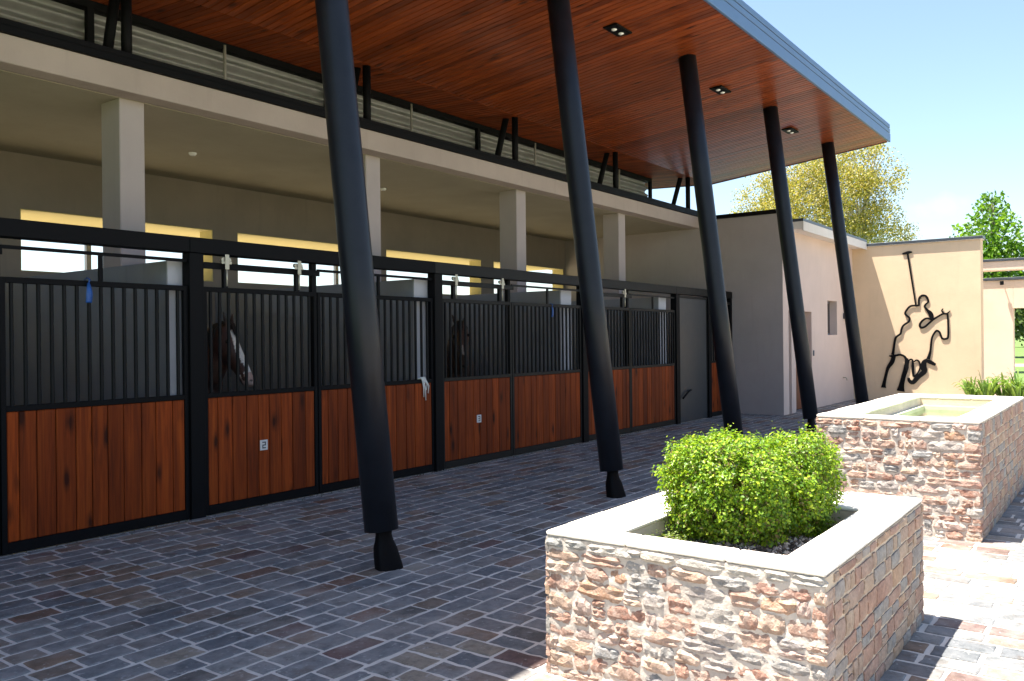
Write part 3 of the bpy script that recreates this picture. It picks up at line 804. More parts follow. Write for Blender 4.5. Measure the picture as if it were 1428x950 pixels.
# ================================================================== STONE PLANTER AND TROUGH
def rough_stone(seed, nu, nv, amp, rnd, flat=False, back=-.3):
    vs = []; r = random.Random(seed); off = Vector((seed*3.7, seed*1.3, 0))
    sk = [r.uniform(-.12, .12)*(.5 if flat else 1) for _ in range(4)]
    for j in range(nv+1):
        for i in range(nu+1):
            u = i/nu*2-1; v = j/nv*2-1
            e = max(abs(u), abs(v))
            ru = u*(1 - rnd*.22*v*v) + sk[0]*v*.35*(1-u*u) ; rv = v*(1 - rnd*.22*u*u) + sk[1]*u*.5
            edge = 1 - max(0, (abs(u)-.72)/.28)**2*.42 if not flat else 1 - max(0, (abs(u)-.7)/.3)**2*.14
            edge *= 1 - max(0, (abs(v)-.62)/.38)**2*.42 if not flat else 1 - max(0, (abs(v)-.7)/.3)**2*.14
            d = edge + amp*(noise.noise(Vector((u*1.7, v*1.3, 0)) + off) + .5*noise.noise(Vector((u*4, v*3, 5)) + off))
            jx = 0 if e < 1 else noise.noise(Vector((u*3, v*3, 9)) + off)*.09
            vs.append((ru*.5 + jx, rv*.5 + jx*.8, max(.1, d)))
    fs = []
    W = nu+1
    for j in range(nv):
        for i in range(nu):
            a = j*W+i
            fs += [(a, a+1, a+W+1), (a, a+W+1, a+W)] if (i+j+seed) % 2 else [(a, a+1, a+W), (a+1, a+W+1, a+W)]
    ring = [i for i in range(W)] + [j*W+nu for j in range(1, nv+1)] + [nv*W+i for i in range(nu-1, -1, -1)] + [j*W for j in range(nv-1, 0, -1)]
    b = len(vs); vs += [(vs[k][0]*1.0, vs[k][1]*1.0, back) for k in ring]
    n = len(ring)
    for k in range(n): fs.append((ring[k], b+k, b+(k+1) % n, ring[(k+1) % n]))
    return vs, fs
ROUGH = [rough_stone(k+1, 6, 4, .5, .35) for k in range(18)]
QUOIN = [rough_stone(k+1, 6, 4, .35, .15, False, -5.0) for k in range(18)]
CUT = [rough_stone(k+51, 5, 4, .10, .06, True) for k in range(12)]
def mk(lst, mat):
    out = []
    for vs, fs in lst:
        me = bpy.data.meshes.new('stone'); me.from_pydata(vs, [], fs); me.materials.append(mat); me.update(); out.append(me)
    return out
QME = mk(QUOIN, M['stone']); RME = mk(ROUGH, M['stone']); CME = mk(CUT, M['stone_cut']); EME = mk(ROUGH, M['stone_edge'])
def lay(face, W, z0, z1, ch, lens, seed, kind):
    """coursed rubble on a face: list of (s, z, len, h)"""
    r = random.Random(seed); out = []; z = z0
    while z < z1 - .02:
        h = ch*r.uniform(.7, 1.35)
        if z1 - (z+h) < ch*.55: h = z1 - z
        s = 0
        while s < W - .01:
            L = r.choice(lens)*r.uniform(.85, 1.15)
            if W - (s+L) < .05: L = W - s
            if h > ch*1.05 and L < .14 and r.random() < .25 and kind in ('rough', 'cut'):   # two thin stones
                k = r.uniform(.4, .6)
                out.append((s+L/2, z+h*k/2, L, h*k)); out.append((s+L/2, z+h*(k+(1-k)/2), L, h*(1-k)))
            else: out.append((s+L/2, z+h/2 + r.uniform(-.004, .004), L, h))
            s += L
        z += h
    return out
def masonry(parent, faces, seed):
    """faces: (origin, u, normal, stones, kind, gap, (dmin, dmax))"""
    items = []; WMAX = {id(f[3]): max(q[0]+q[2]/2 for q in f[3]) for f in faces}
    for O, U, N, stones, kind, gap, dep in faces:
        O = Vector(O); U = Vector(U); N = Vector(N)
        for (s, z, L, h) in stones:
            c = O + U*s + Vector((0,0,z)); kd = 'quoin' if kind == 'rough' and s + L/2 > WMAX[id(stones)]-.012 else kind; items.append(((c - Vector((0,0,1.6))).length + (100 if kind.endswith('*') else 0), c, U, N, L, h, kd.rstrip('*'), gap, dep))
    items.sort(key=lambda t: t[0]); r = random.Random(seed); rest = {'rough': MB(), 'quoin': MB(), 'cut': MB(), 'edge': MB()}
    for i, (d, c, U, N, L, h, kind, gap, dep) in enumerate(items):
        k = r.randrange(18 if kind != 'cut' else 12); dz = r.uniform(*dep); a = r.uniform(-.05, .05) if kind == 'rough' else 0 if kind == 'quoin' else r.uniform(-.035, .035)
        Uv = U*math.cos(a) + Vector((0,0,1))*math.sin(a); Zv = N.cross(Uv)
        fx = r.choice((-1, 1)) if kind == 'cut' else 1
        sx, sy = (L-gap)*1.0, (h-gap)
        if i < 300:
            me = (CME if kind == 'cut' else QME if kind == 'quoin' else EME if kind == 'edge' else RME)[k]
            o = bpy.data.objects.new('stone', me)
            mw = Matrix(((Uv.x*sx, Zv.x*sy, N.x*dz, c.x), (Uv.y*sx, Zv.y*sy, N.y*dz, c.y), (Uv.z*sx, Zv.z*sy, N.z*dz, c.z), (0,0,0,1)))
            o.matrix_basis = mw
            finish(o, parent)
        else:
            vs, fs = (CUT if kind == 'cut' else QUOIN if kind == 'quoin' else ROUGH)[k]
            rest[kind].add([c + Uv*p[0]*sx + Zv*p[1]*sy + N*p[2]*dz for p in vs], fs)
    for kd, b in rest.items():
        if b.f: b.build('stones', M['stone_cut_far' if kd == 'cut' else 'stone_far'], parent, fix=False, kind='stuff')
def coped_box(parent, x0, x1, y0, y1, zt, ix0, ix1, iy0, iy1, zc, seed, inn=.02):
    """mortar core walls and cement coping round an opening"""
    i = inn; e = .0
    for nm, a, b, mt in (('core', (x0+.016, y0+.010, 0.004), (ix0, y1-.010, zc), M['mortar']), ('core', (ix1, y0+.010, .004), (x1-i, y1-i, zc), M['mortar_tan']),
                     ('core', (ix0+.001, y0+.0102, .004), (ix1-.001, iy0, zc), M['mortar_tan']), ('core', (ix0+.001, iy1, .004), (ix1-.001, y1-i+.002, zc), M['mortar'])):
        boxpart(nm, a, b, mt, parent)
    for nm, ext, fl in (('mortar_face', y1-y0-.02, 0), ('mortar_face', x1-x0-.02, 1)):   # uneven pointing
        g = MB(); nu = int(ext/.012); nv = int((zc-.006)/.012); vs = []
        for b_ in range(nv+1):
            for a_ in range(nu+1):
                s_ = .010 + ext*a_/nu; z_ = .005 + (zc-.006)*b_/nv; q = Vector((s_*17 + fl*9, z_*17, seed)); q2 = Vector((s_*55, z_*55, seed+3))
                dsp = .0035*noise.noise(q) + .003*noise.noise(q2)
                if a_ in (0, nu): dsp = -.0015
                vs.append((x0 + .0085 - dsp*1.5, y0 + s_, z_) if fl == 0 else (x0 + s_, y0 + .0075 - dsp*.6, z_))
        g.add(vs, [(b_*(nu+1)+a_, b_*(nu+1)+a_+1, (b_+1)*(nu+1)+a_+1, (b_+1)*(nu+1)+a_) for b_ in range(nv) for a_ in range(nu)], 0, True)
        g.build(nm, M['mortar'] if fl == 0 else M['mortar_tan'], parent, fix=False)
    r = random.Random(seed)
    def cop(a, b, ax):
        # split a slab into stones
        n = max(1, round((b[ax]-a[ax])/.46)); cuts = [a[ax]] + [a[ax] + (b[ax]-a[ax])*(k+r.uniform(-.12,.12))/n for k in range(1, n)] + [b[ax]]
        for k in range(n):
            p, q = list(a), list(b); p[ax] = cuts[k]+.0015; q[ax] = cuts[k+1]-.0015; q[2] += r.uniform(-.0025, .0025)
            boxpart('coping_stone', p, q, M['coping'], parent, .007)
    cop((x0+.004, y0+.004, zc+.001), (ix0+.004, y1-.004, zt), 1); cop((ix1-.004, y0+.004, zc+.001), (x1-.004, y1-.004, zt), 1)
    cop((ix0+.005, y0+.004, zc+.001), (ix1-.005, iy0+.006, zt), 0); cop((ix0+.005, iy1-.006, zc+.001), (ix1-.005, y1-.004, zt), 0)
LS = (.07, .09, .10, .12, .14, .16, .18, .22); LC = (.08, .11, .14, .17, .2, .24)
# near planter
px0, px1, py0, py1, pz = 3.33, 5.16, .97, 2.285, .69
pl = thing('stone_planter', ((px0+px1)/2, (py0+py1)/2, 0), 'nearer stone planter with pale coping, holding the clipped green shrubs', 'planter')
coped_box(pl, px0, px1, py0, py1, pz, px0+.18, 4.68, 1.18, 1.97, pz-.022, 3)
zt = pz-.024
masonry(pl, [((px0+.02, py1, 0), (0,-1,0), (-1,0,0), lay(0, py1-py0, .006, zt-.05, .066, LS, 1, 'rough'), 'rough', .003, (.013, .022)),
             ((px0+.02, py1, 0), (0,-1,0), (-1,0,0), lay(0, py1-py0, zt-.05, zt, .05, (.12,.16,.2), 2, 'edge'), 'edge', .004, (.014, .024)),
             ((px0+.11, py0+.018, 0), (1,0,0), (0,-1,0), lay(0, px1-px0-.11, .006, zt, .076, LC, 3, 'cut'), 'cut', .013, (.017, .022)),
             ((px1, py1-.018, 0), (-1,0,0), (0,1,0), lay(0, px1-px0, .006, zt, .088, LC, 4, 'cut'), 'cut*', .013, (.017, .022)),
             ((px1-.02, py0, 0), (0,1,0), (1,0,0), lay(0, py1-py0, .006, zt, .088, LC, 5, 'cut'), 'cut*', .013, (.018, .024))], 8)
# far trough
tx0, tx1, ty0, ty1, tz = 7.32, 10.45, .97, 2.21, .94
tr = thing('stone_trough', ((tx0+tx1)/2, (ty0+ty1)/2, 0), 'farther stone trough with pale coping and shallow water, before the sculpture wall', 'trough')
coped_box(tr, tx0, tx1, ty0, ty1, tz, tx0+.18, tx1-.35, 1.17, 1.92, tz-.024, 5)
zt = tz-.026
masonry(tr, [((tx0+.02, ty1, 0), (0,-1,0), (-1,0,0), lay(0, ty1-ty0, .006, zt, .070, LS, 11, 'rough'), 'rough', .003, (.013, .024)),
             ((tx0+.11, ty0+.018, 0), (1,0,0), (0,-1,0), lay(0, tx1-tx0-.11, .006, zt, .078, LC, 13, 'cut'), 'cut', .013, (.017, .022)),
             ((tx1, ty1-.018, 0), (-1,0,0), (0,1,0), lay(0, tx1-tx0, .006, zt, .088, LC, 14, 'cut'), 'cut*', .013, (.017, .022)),
             ((tx1-.02, ty0, 0), (0,1,0), (1,0,0), lay(0, ty1-ty0, .006, zt, .088, LC, 15, 'cut'), 'cut*', .013, (.018, .024))], 18)
basin = concrete('basin_cement', (.60,.60,.46), .3)
boxpart('basin_floor', (tx0+.181, 1.171, .70), (tx1-.351, 1.919, .74), basin, tr)
m = MB()
m.box((tx0+.181, 1.171, .7405), (tx0+.24, 1.919, .84)); m.box((tx1-.41, 1.171, .7405), (tx1-.351, 1.919, .84)); m.box((tx0+.241, 1.171, .7405), (tx1-.411, 1.22, .84)); m.box((tx0+.241, 1.87, .7405), (tx1-.411, 1.919, .84))
m.build('basin_ledge', basin, tr, fix=False)
wt = NT('trough_water'); n = wt.n
tb = n.new('ShaderNodeBsdfTransparent'); tb.inputs[0].default_value = (.80,.88,.74,1)
gb = n.new('ShaderNodeBsdfGlossy'); gb.inputs['Roughness'].default_value = .03
fr = n.new('ShaderNodeFresnel'); fr.inputs[0].default_value = 1.33
bp_ = n.new('ShaderNodeBump'); bp_.inputs['Strength'].default_value = .08; bp_.inputs['Distance'].default_value = .01
wt.link(wt.noise(wt.pos(), 7, 3), bp_.inputs['Height']); wt.link(bp_.outputs[0], gb.inputs['Normal']); wt.link(bp_.outputs[0], fr.inputs['Normal'])
ms = n.new('ShaderNodeMixShader'); wt.link(fr.outputs[0], ms.inputs[0]); wt.link(tb.outputs[0], ms.inputs[1]); wt.link(gb.outputs[0], ms.inputs[2]); wt.link(ms.outputs[0], wt.out.inputs[0])
m = MB(); m.add([(tx0+.182,1.172,.80),(tx1-.352,1.172,.80),(tx1-.352,1.918,.80),(tx0+.182,1.918,.80)], [(0,1,2,3)]); m.build('water', wt.mat, kind='structure')

# ================================================================== PLANTING
# soil and mulch in the planter
def soilz(x, y): return .575 + .02*noise.noise(Vector((x*5, y*5, 1))) + .03*math.exp(-((x-4.15)**2 + (y-1.6)**2)/.06)
m = MB(); nx, ny = 36, 24; ax, bx_, ay, by = px0+.182, 4.678, 1.182, 1.968
vs = [(ax+(bx_-ax)*i/nx, ay+(by-ay)*j/ny, soilz(ax+(bx_-ax)*i/nx, ay+(by-ay)*j/ny)) for j in range(ny+1) for i in range(nx+1)]
m.add(vs, [(j*(nx+1)+i, j*(nx+1)+i+1, (j+1)*(nx+1)+i+1, (j+1)*(nx+1)+i) for j in range(ny) for i in range(nx)], 0, True)
t = NT('soil'); p = t.pos(); n1 = t.noise(p, 30, 6, .7)
t.put('Base Color', t.ramp(n1, [(.3, (.03,.024,.018)), (.6, (.075,.058,.042)), (.8, (.16,.13,.1))])); t.put('Roughness', .95); t.bump(n1, .8, .03)
m.build('planter_soil', t.mat, kind='structure')
m = MB(); rr = random.Random(31)
for k in range(3800):
    x, y = rr.uniform(ax+.01, bx_-.01), rr.uniform(ay+.01, by-.01); z = soilz(x, y); s = rr.uniform(.005, .018)
    a = rr.uniform(0, 6.28); pts = []
    for q in range(4): pts.append((x + s*math.cos(a+q*1.57)*rr.uniform(.6,1.4), y + s*math.sin(a+q*1.57)*rr.uniform(.6,1.4), z + rr.uniform(-.002, .004)))
    pts.append((x + rr.uniform(-.3,.3)*s, y + rr.uniform(-.3,.3)*s, z + s*rr.uniform(.5,1.1)))
    m.add(pts, [(0,1,4),(1,2,4),(2,3,4),(3,0,4)])
t = NT('mulch'); t.put('Base Color', t.ramp(t.node('ShaderNodeNewGeometry').outputs['Random Per Island'], [(0,(.05,.035,.026)),(.35,(.13,.09,.07)),(.55,(.26,.20,.165)),(.75,(.42,.36,.31)),(1,(.6,.54,.48))])); t.put('Roughness', .9)
m.build('bark_mulch', t.mat, fix=False, kind='stuff', label='bark and gravel mulch round the shrubs in the planter', cat='mulch')

def leaf(m, p, nrm, size, ratio, r, fold=.25):
    t = Vector((r.gauss(0,1), r.gauss(0,1), r.gauss(0,1))); t = (t - nrm*t.dot(nrm))
    if t.length < 1e-4: t = Vector((1,0,0))
    t.normalize(); b = nrm.cross(t); w = size*ratio*.5
    m.add([p, p + t*size*.5 + b*w + nrm*fold*w, p + t*size, p + t*size*.5 - b*w + nrm*fold*w], [(0,1,2),(0,2,3)])
box_leaf = leafmat('box_leaves', [(0,(.06,.12,.012)), (.12,(.20,.15,.05)), (.16,(.08,.18,.015)), (.35,(.13,.26,.018)), (.6,(.21,.36,.02)), (.85,(.35,.50,.025)), (1,(.45,.55,.05))], trans=.42, rough=.42, gloss=.4)
twig = plaster('twig_bark', (.13, .085, .05), .2, .4, .3)
def shrub(cx, cy, z0, z1, rx, ry, n, seed, label, lean=(0,0)):
    s = thing('box_shrub', (cx, cy, z0), label, 'shrub', 'clipped shrubs in the near planter')
    r = random.Random(seed); zc = (z0+z1)/2; rz = (z1-z0)/2; m = MB(); off = Vector((seed*2.1, 0, 0))
    def surf(d):
        e = 3.1
        k = (abs(d.x)**e + abs(d.y)**e + abs(d.z)**e)**(-1/e)
        lump = .98 + .12*noise.noise(d*2.3 + off) + .12*noise.noise(d*5.5 + off) + .06*noise.noise(d*11 + off)
        taper = 1 - .18*max(0, -d.z)
        return k*lump, taper
    for i in range(n // 11):          # sprays of leaves at the twig tips
        d = Vector((r.gauss(0,1), r.gauss(0,1), r.gauss(0,1))).normalized()
        k, tp = surf(d)
        g = 1 - abs(r.gauss(0, .07)) if r.random() < .72 else r.uniform(.5, .95)
        if r.random() < .06: g = 1 + r.uniform(0, .13)
        q = d*k*g; c = Vector((cx + q.x*rx*tp, cy + q.y*ry*tp, zc + q.z*rz))
        if c.z < .575: continue
        if noise.noise(c*10 + off) < -.28 and r.random() < .8: continue
        up = (d*.8 + Vector((0,0,.8)) + Vector((r.gauss(0,.3), r.gauss(0,.3), r.gauss(0,.3)))).normalized()
        sp = r.uniform(.014, .026); big = r.uniform(.8, 1.25)
        for a in range(r.randint(8, 15)):
            p = c + up*r.uniform(-.03, .022) + Vector((r.gauss(0,1), r.gauss(0,1), r.gauss(0,1)))*sp*.6
            nn = (up*.9 + d*.4 + Vector((r.gauss(0,.5), r.gauss(0,.5), r.gauss(0,.5)))).normalized()
            leaf(m, p, nn, big*r.uniform(.012, .022), .62, r)
    m.build('foliage', box_leaf, s, fix=False)
    b = MB()
    for i in range(90):
        d = Vector((r.gauss(0,1), r.gauss(0,1), abs(r.gauss(.2,.7)))).normalized(); k, tp = surf(d)
        base = Vector((cx + r.uniform(-.07,.07), cy + r.uniform(-.07,.07), z0-.02)); end = Vector((cx + d.x*k*rx*.93, cy + d.y*k*ry*.93, zc + d.z*k*rz*.9))
        mid = base.lerp(end, .5) + Vector((0,0,-.02)) + Vector((r.gauss(0,.02), r.gauss(0,.02), 0))
        b.tube([base, mid, end], [.0055, .0035, .0015], 5, cap=False)
    b.build('branches', twig, s, fix=False)
shrub(4.10, 1.67, .55, 1.09, .255, .325, 46000, 4, 'larger clipped light green box shrub on the left of the near planter')
shrub(4.42, 1.43, .55, 1.09, .26, .185, 26000, 9, 'smaller clipped box shrub on the right of the planter, twigs showing', )
# weeds in the near left corner of the planter
m = MB(); r = random.Random(12)
for i in range(900):
    x, y = r.gauss(3.80, .14), r.gauss(1.88, .06)
    if not (px0+.2 < x < 4.6 and 1.3 < y < 1.955): continue
    leaf(m, Vector((x, y, soilz(x, y) + abs(r.gauss(0, .025)))), Vector((r.gauss(0,.5), r.gauss(0,.5), 1)).normalized(), r.uniform(.010, .024), .5, r)
m.build('planter_weeds', leafmat('weed_leaves', [(0,(.10,.17,.03)),(1,(.25,.32,.08))]), fix=False, kind='stuff', label='pale weeds in the left corner of the planter', cat='weeds')

# strap leaved plants beyond the trough
agm = leafmat('strap_leaves', [(0,(.08,.16,.03)), (.5,(.14,.25,.045)), (1,(.26,.36,.09))], trans=.3, rough=.35, gloss=.5)
AG = [(21.3, 3.0, .62, 'leftmost in its row'), (21.1, 2.68, .75, 'second from the left of its row'), (21.3, 2.36, .72, 'middle of its row'), (21.0, 2.06, .78, 'second from the right edge of the picture'), (21.2, 1.74, .78, 'at the right edge of the picture')]
boxpart('flower_bed', (20.7, .8, .001), (22.0, 3.35, .03), t.mat if False else concrete('bed_soil', (.10,.075,.05), .9), kind='structure')
for i, (x, y, h, lab) in enumerate(AG):
    a = thing('strap_leaf_plant', (x, y, .03), 'green strap leaved plant beyond the trough, ' + lab, 'plant', 'strap leaved plants beyond the trough')
    r = random.Random(70+i); m = MB()
    for k in range(46):
        an = r.uniform(0, 6.28); L = 1.4*h*r.uniform(.75, 1.25); sp = r.uniform(.1, .6); w = r.uniform(.016, .028)
        dx, dy = math.cos(an), math.sin(an); n = 7; vs = []
        for q in range(n+1):
            u = q/n; rad = L*sp*u; z = .03 + L*(1.25*u - (.55 + .6*sp)*u*u)
            ww = w*(1 - u**3*.95); bx = x + r.uniform(-.003,.003) + dx*(.04+rad); by_ = y + dy*(.04+rad)
            vs += [(bx - dy*ww, by_ + dx*ww, z + .008), (bx, by_, z), (bx + dy*ww, by_ - dx*ww, z + .008)]
        fs = []
        for q in range(n): fs += [(3*q, 3*q+1, 3*q+4, 3*q+3), (3*q+1, 3*q+2, 3*q+5, 3*q+4)]
        m.add(vs, fs, 0, True)
    m.build('leaves', agm, a, fix=False)

# trees beyond the buildings
bark = plaster('bark', (.20, .17, .13), .25, .8, .4)
bark_pale = plaster('birch_bark', (.52, .50, .46), .25, .5, .5)
def tree(name, x, y, blobs, n, size, leafm, barkm, label, seed, trunk_r=.16, droop=0.0, gapv=-.05):
    s = thing(name, (x, y, -.03), label, 'tree')
    r = random.Random(seed); m = MB(); off = Vector((seed, seed*.7, 0))
    tot = sum(b[3]**3 for b in blobs)
    for (bx, by_, bz, br) in blobs:
        for i in range(int(n*br**3/tot)):
            d = Vector((r.gauss(0,1), r.gauss(0,1), r.gauss(0,1))).normalized()
            p = Vector((bx, by_, bz)) + d*br*(r.random()**.4)*(1 + .25*noise.noise(d*3 + off))*1.08
            p.z -= droop*r.random()**2
            v = noise.noise(p*1.15 + off) + .5*noise.noise(p*2.7 + off)
            if v < gapv and r.random() < .85: continue
            nn = Vector((r.gauss(0,1), r.gauss(0,1), r.gauss(.3,1))).normalized()
            leaf(m, p, nn, size*r.uniform(.6, 1.35), .7, r)
    m.build('crown', leafm, s, fix=False)
    b = MB(); top = max(blobs, key=lambda q: q[2]); base = Vector((x, y, -.03)); tp = Vector((top[0], top[1], top[2] + top[3]*.4))
    pts = [base.lerp(tp, k/8) + (Vector((r.gauss(0,.08), r.gauss(0,.08), 0)) if 0 < k < 8 else Vector()) for k in range(9)]
    b.tube(pts, [trunk_r*(1-.11*k) for k in range(9)], 10)
    for (bx, by_, bz, br) in blobs:
        c = Vector((bx, by_, bz)); k = min(7, max(2, int(8*(bz-1.6-br*.5)/max(1, tp.z)))); st = pts[k]
        for q in range(5):
            e = c + Vector((r.gauss(0,.45), r.gauss(0,.45), r.gauss(0,.4)))*br
            md = st.lerp(e, .55) + Vector((0,0,.25*br))
            b.tube([st, md, e], [trunk_r*.32, trunk_r*.17, .012], 5, cap=False)
    b.build('trunk', barkm, s, fix=False)
    return s
bl = [(14.43, 8.01, 1.38), (13.21, 8.66, 1.63), (11.88, 9.07, 1.66), (11.07, 9.53, 1.25), (9.82, 9.55, 1.16), (9.31, 8.43, 1.47), (10.3, 7.58, 1.69), (8.7, 6.37, 1.08), (12.56, 7.14, 1.85), (13.92, 6.75, 1.54), (11.26, 6.19, 1.65), (9.55, 6.06, 1.44), (9.12, 9.71, 0.51), (8.15, 6.1, 0.63)]
rr = random.Random(44)
birch = leafmat('birch_leaves', [(0,(.13,.16,.03)), (.3,(.24,.24,.045)), (.55,(.36,.31,.07)), (.8,(.44,.36,.11)), (1,(.55,.50,.30))], trans=.4)
tree('birch_tree', 40, 11.2, [(40 + rr.uniform(-1.5,1.5), a, b, c) for a, b, c in bl], 85000, .095, birch, bark_pale, 'large loose yellow green tree behind the wing roof', 5, .2, .5, -.06)
gl = [(5.14, 6.82, 0.87), (5.65, 5.77, 0.94), (4.75, 5.69, 1.05), (6.13, 5.49, 0.51), (5.06, 7.43, 0.44), (4.08, 5.24, 0.55), (5.3, 4.64, 1.25), (4.35, 4.43, 1.08)]
green = leafmat('green_leaves', [(0,(.05,.13,.012)), (.4,(.09,.20,.02)), (.75,(.15,.29,.03)), (1,(.24,.36,.06))], trans=.45)
tree('young_tree', 42, 5.0, [(42 + rr.uniform(-.6,.6), a, b, c) for a, b, c in gl], 5200, .21, green, bark, 'young bright green tree rising behind the garden wall at right', 6, .12)
dark = leafmat('dark_leaves', [(0,(.03,.06,.012)), (.6,(.06,.10,.02)), (1,(.11,.15,.04))], trans=.3)
FT = [(70, 8.2, 3.2, 3.4, 'dark tree on the lawn seen through the garden doorway'), (120, 5.5, 3.0, 4.5, 'far dark tree beyond the dirt road, right of the doorway jamb'), (125, 14, 3.2, 4.8, 'far tree beyond the road hidden mostly by the garden wall')]
for i, (x, y, z, rad, lab) in enumerate(FT):
    bs = [(x + rr.uniform(-1,1)*rad*.5, y + rr.uniform(-1,1)*rad*.7, z + rr.uniform(-.5,.6)*rad*.5, rad*rr.uniform(.4,.6)) for _ in range(7)]
    tree('field_tree', x, y, bs, 6000, .34, dark, bark, lab, 20+i, .25)

# ================================================================== HORSES
def loft(m, secs, n=16):
    """secs: (centre, right, up, half width, half height)"""
    vs = []
    for c, rt, up, w, h in secs:
        for k in range(n):
            a = 2*math.pi*k/n; vs.append(c + rt*(w*math.cos(a)) + up*(h*math.sin(a)))
    fs = [(i*n+k, i*n+(k+1) % n, (i+1)*n+(k+1) % n, (i+1)*n+k) for i in range(len(secs)-1) for k in range(n)]
    fs += [tuple(range(n)), tuple(range((len(secs)-1)*n, len(secs)*n))]
    m.add(vs, fs)
def horse(name, chest, heading, poll, muzzle, face, label, blaze, coat):
    """chest = ground point below the chest; heading = body direction; face = direction the forehead looks"""
    F = Vector((math.cos(heading), math.sin(heading), 0)); Rt = Vector((F.y, -F.x, 0)); Up = Vector((0,0,1)); C0 = Vector((*chest, 0))
    root = thing(name, C0, label, 'horse', 'horses in the stalls')
    P = lambda f, s, z: C0 + F*f + Rt*s + Up*z
    m = MB()
    body = [(-1.62,1.18,.05,.10),(-1.55,1.2,.19,.24),(-1.35,1.22,.27,.31),(-1.05,1.2,.28,.31),(-.7,1.14,.29,.32),(-.35,1.12,.28,.34),(-.05,1.14,.25,.34),(.12,1.16,.20,.27),(.24,1.16,.08,.14)]
    loft(m, [(P(f,0,z), Rt, Up, w, h) for f, z, w, h in body])
    poll = Vector(poll); muz = Vector(muzzle); face = Vector(face)
    ax = (muz - poll).normalized(); face = (face - ax*face.dot(ax)).normalized(); side = ax.cross(face).normalized(); HL = (muz - poll).length
    # neck: from shoulders up to behind the poll
    n0 = P(-.15,0,1.22); n1 = P(.12,0,1.38); n3 = poll - face*.10 + ax*.08; n2 = n1.lerp(n3, .55) - Vector((0,0,0)) + Up*.05
    cs = [(n0,.22,.32),(n1,.18,.29),(n2,.13,.23),(n3,.09,.15),(n3 + (n3-n2).normalized()*.05,.05,.08)]
    secs = []
    for i, (c, w, h) in enumerate(cs):
        t = (cs[min(i+1,len(cs)-1)][0] - cs[max(i-1,0)][0]).normalized(); r_ = t.cross(Up).normalized(); u_ = r_.cross(t).normalized()
        secs.append((c, r_, u_, w, h))
    loft(m, secs)
    hs = [(-.04,.05,.06),(.02,.085,.10),(.12,.10,.125),(.24,.105,.135),(.36,.092,.125),(.5,.072,.10),(.66,.06,.078),(.8,.058,.066),(.92,.058,.062),(1.0,.045,.048),(1.03,.02,.02)]
    loft(m, [(poll + ax*(HL*t) - face*h*1.18, side, face, w*1.18, h*1.18) for t, w, h in hs])
    for s in (-1, 1):   # ears
        b = poll + side*s*.055 - face*.03 + ax*.02; tip = b + (-ax*.85 + side*s*.25 + face*.25).normalized()*.17
        q = (tip-b).normalized(); rr_ = q.cross(face).normalized()
        loft(m, [(b, rr_, face, .026, .022), (b.lerp(tip,.4), rr_, face, .034, .020), (b.lerp(tip,.75), rr_, face, .022, .014), (tip, rr_, face, .012, .010)], 10)
    def leg(f, s, hind):
        if hind: pts = [(f+.05,1.05,.15),(f+.08,.82,.12),(f-.06,.58,.075),(f-.10,.50,.06),(f-.04,.25,.042),(f-.03,.16,.05),(f+.02,.09,.045),(f+.04,.06,.06),(f+.06,.014,.072)]
        else: pts = [(f,1.0,.13),(f,.78,.095),(f,.55,.062),(f+.01,.48,.06),(f,.40,.045),(f,.22,.04),(f,.15,.048),(f+.03,.09,.042),(f+.04,.06,.058),(f+.06,.014,.07)]
        loft(m, [(P(a, s, z), Rt, F, r, r*1.1) for a, z, r in pts], 12)
    for s in (-.14, .14): leg(-.02, s, False); leg(-1.32, s, True)
    me0 = m.mesh('tmp')
    tmp = bpy.data.objects.new('tmp', me0); COL.objects.link(tmp)
    md = tmp.modifiers.new('r', 'REMESH'); md.mode = 'VOXEL'; md.voxel_size = .016
    sm_ = tmp.modifiers.new('s', 'SMOOTH'); sm_.iterations = 4; sm_.factor = .5
    dg = bpy.context.evaluated_depsgraph_get(); dg.update()
    me = bpy.data.meshes.new_from_object(tmp.evaluated_get(dg)); me.name = 'body'
    bpy.data.objects.remove(tmp)
    at = me.color_attributes.new('coat', 'FLOAT_COLOR', 'POINT'); cols = []
    white = (.78,.74,.70); pink = (.50,.33,.28); blk = (.012,.010,.009)
    for v in me.vertices:
        p = v.co; d = p - poll; t = d.dot(ax)/HL; sd = d.dot(side); up_ = d.dot(face); c = coat
        if p.z < .62 and t > 1.3: c = blk
        inhead = -.25 < t < 1.15 and abs(sd) < .16 and up_ > -.3
        if inhead:
            if t < -.02 and (abs(sd) > .035): c = tuple(x*.35 for x in coat)
            if blaze and .1 < t < 1.1 and up_ > -.085 - .03*t:
                wd = .048 + .014*math.sin(t*5) if t < .8 else .07
                if abs(sd + .006*math.sin(t*9)) < wd: c = white if t < .82 else pink
            if not blaze and .78 < t < 1.1: c = tuple(x*.35 for x in coat)
            if not blaze and .55 < t < .78 and abs(sd) < .012 and up_ > -.05: c = (.35,.30,.26)
            if t > .88:
                for s in (-1, 1):
                    if (p - (poll + ax*HL*.95 + side*s*.034 - face*.022)).length < .017: c = (.01,.008,.008)
        cols.extend((*c, 1))
    at.data.foreach_set('color', cols)
    me.polygons.foreach_set('use_smooth', [True]*len(me.polygons))
    t_ = NT('horse_coat'); a_ = t_.node('ShaderNodeAttribute'); a_.attribute_name = 'coat'
    nn = t_.noise(t_.mapping(t_.pos(), (30,30,8)), 3, 4, .6)
    t_.put('Base Color', t_.mix(1.0, a_.outputs['Color'], t_.ramp(nn, [(.3,(.75,.75,.75)),(.7,(1.2,1.2,1.2))]), 'MULTIPLY')); t_.put('Roughness', .55); t_.put('Sheen Weight', .1)
    t_.bump(nn, .2, .004)
    me.materials.clear(); me.materials.append(t_.mat)
    meshobj('body', me, None, root)
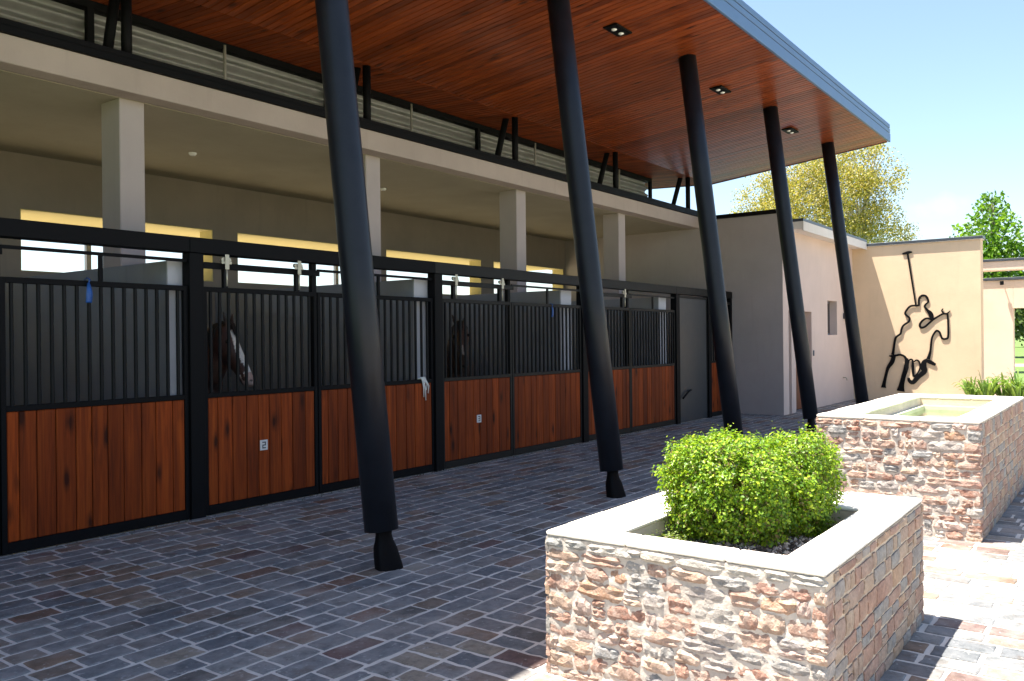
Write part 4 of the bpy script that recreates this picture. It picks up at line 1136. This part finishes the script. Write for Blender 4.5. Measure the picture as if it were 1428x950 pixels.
    eye = NT('horse_eye'); eye.put('Base Color', (.008,.006,.005)); eye.put('Roughness', .06)
    hair = NT('horse_hair'); hair.put('Base Color', (.014,.011,.010)); hair.put('Roughness', .6)
    for s in (-1, 1):
        c = poll + ax*HL*.27 + side*s*.108 - face*.065; b = MB()
        loft(b, [(c + side*s*q, ax, face, w*1.2, w) for q, w in ((-.02,.012),(-.008,.021),(.004,.019),(.012,.010),(.014,.003))], 12)
        b.build('eye', eye.mat, root)
    b = MB(); r = random.Random(3)
    for i in range(150):
        u = r.random(); c = n1.lerp(n2, u*2) if u < .5 else n2.lerp(n3, u*2-1); hh = .25 + (.135-.25)*u
        st = c + Up*(hh*.93) - F*0 ; dr = Rt*r.uniform(.5, 1.2) if r.random() < .8 else -Rt
        L = r.uniform(.12, .24)
        b.tube([st - Up*.05, st + Up*.015 + dr*.03, st + dr*.10 - Up*L*.5, st + dr*.12 - Up*L + F*r.gauss(0,.02)], [.012,.013,.009,.002], 5, cap=False)
    for i in range(26):
        st = poll + side*r.uniform(-.035,.035) - face*.01; b.tube([st - ax*.03, st + face*.03, st + face*.018 + ax*r.uniform(.08,.17) + side*r.gauss(0,.015)], [.008,.009,.002], 5, cap=False)
    b.build('mane', hair.mat, root)
    b = MB()
    for i in range(40):
        st = P(-1.6, r.uniform(-.03,.03), 1.3); b.tube([st, st - F*.08 + Up*.01, st - F*r.uniform(.08,.16) - Up*.35 + Rt*r.gauss(0,.03), st - F*r.uniform(.05,.14) - Up*r.uniform(.7,.95) + Rt*r.gauss(0,.05)], [.012,.016,.012,.003], 5, cap=False)
    b.build('tail', hair.mat, root)
    return root
horse('horse', (5.36, 8.16), math.radians(-97), (5.45, 7.74, 1.80), (5.54, 7.45, 1.18), (.42, -.72, .35), 'bay horse with a white blaze looking sideways behind the second stall grille', True, (.050, .016, .009))
horse('horse', (9.58, 8.10), math.radians(-139), (9.27, 7.78, 1.86), (9.05, 7.52, 1.27), (-.6, -.5, .55), 'brown horse facing straight out behind the third stall grille', False, (.06, .024, .011))
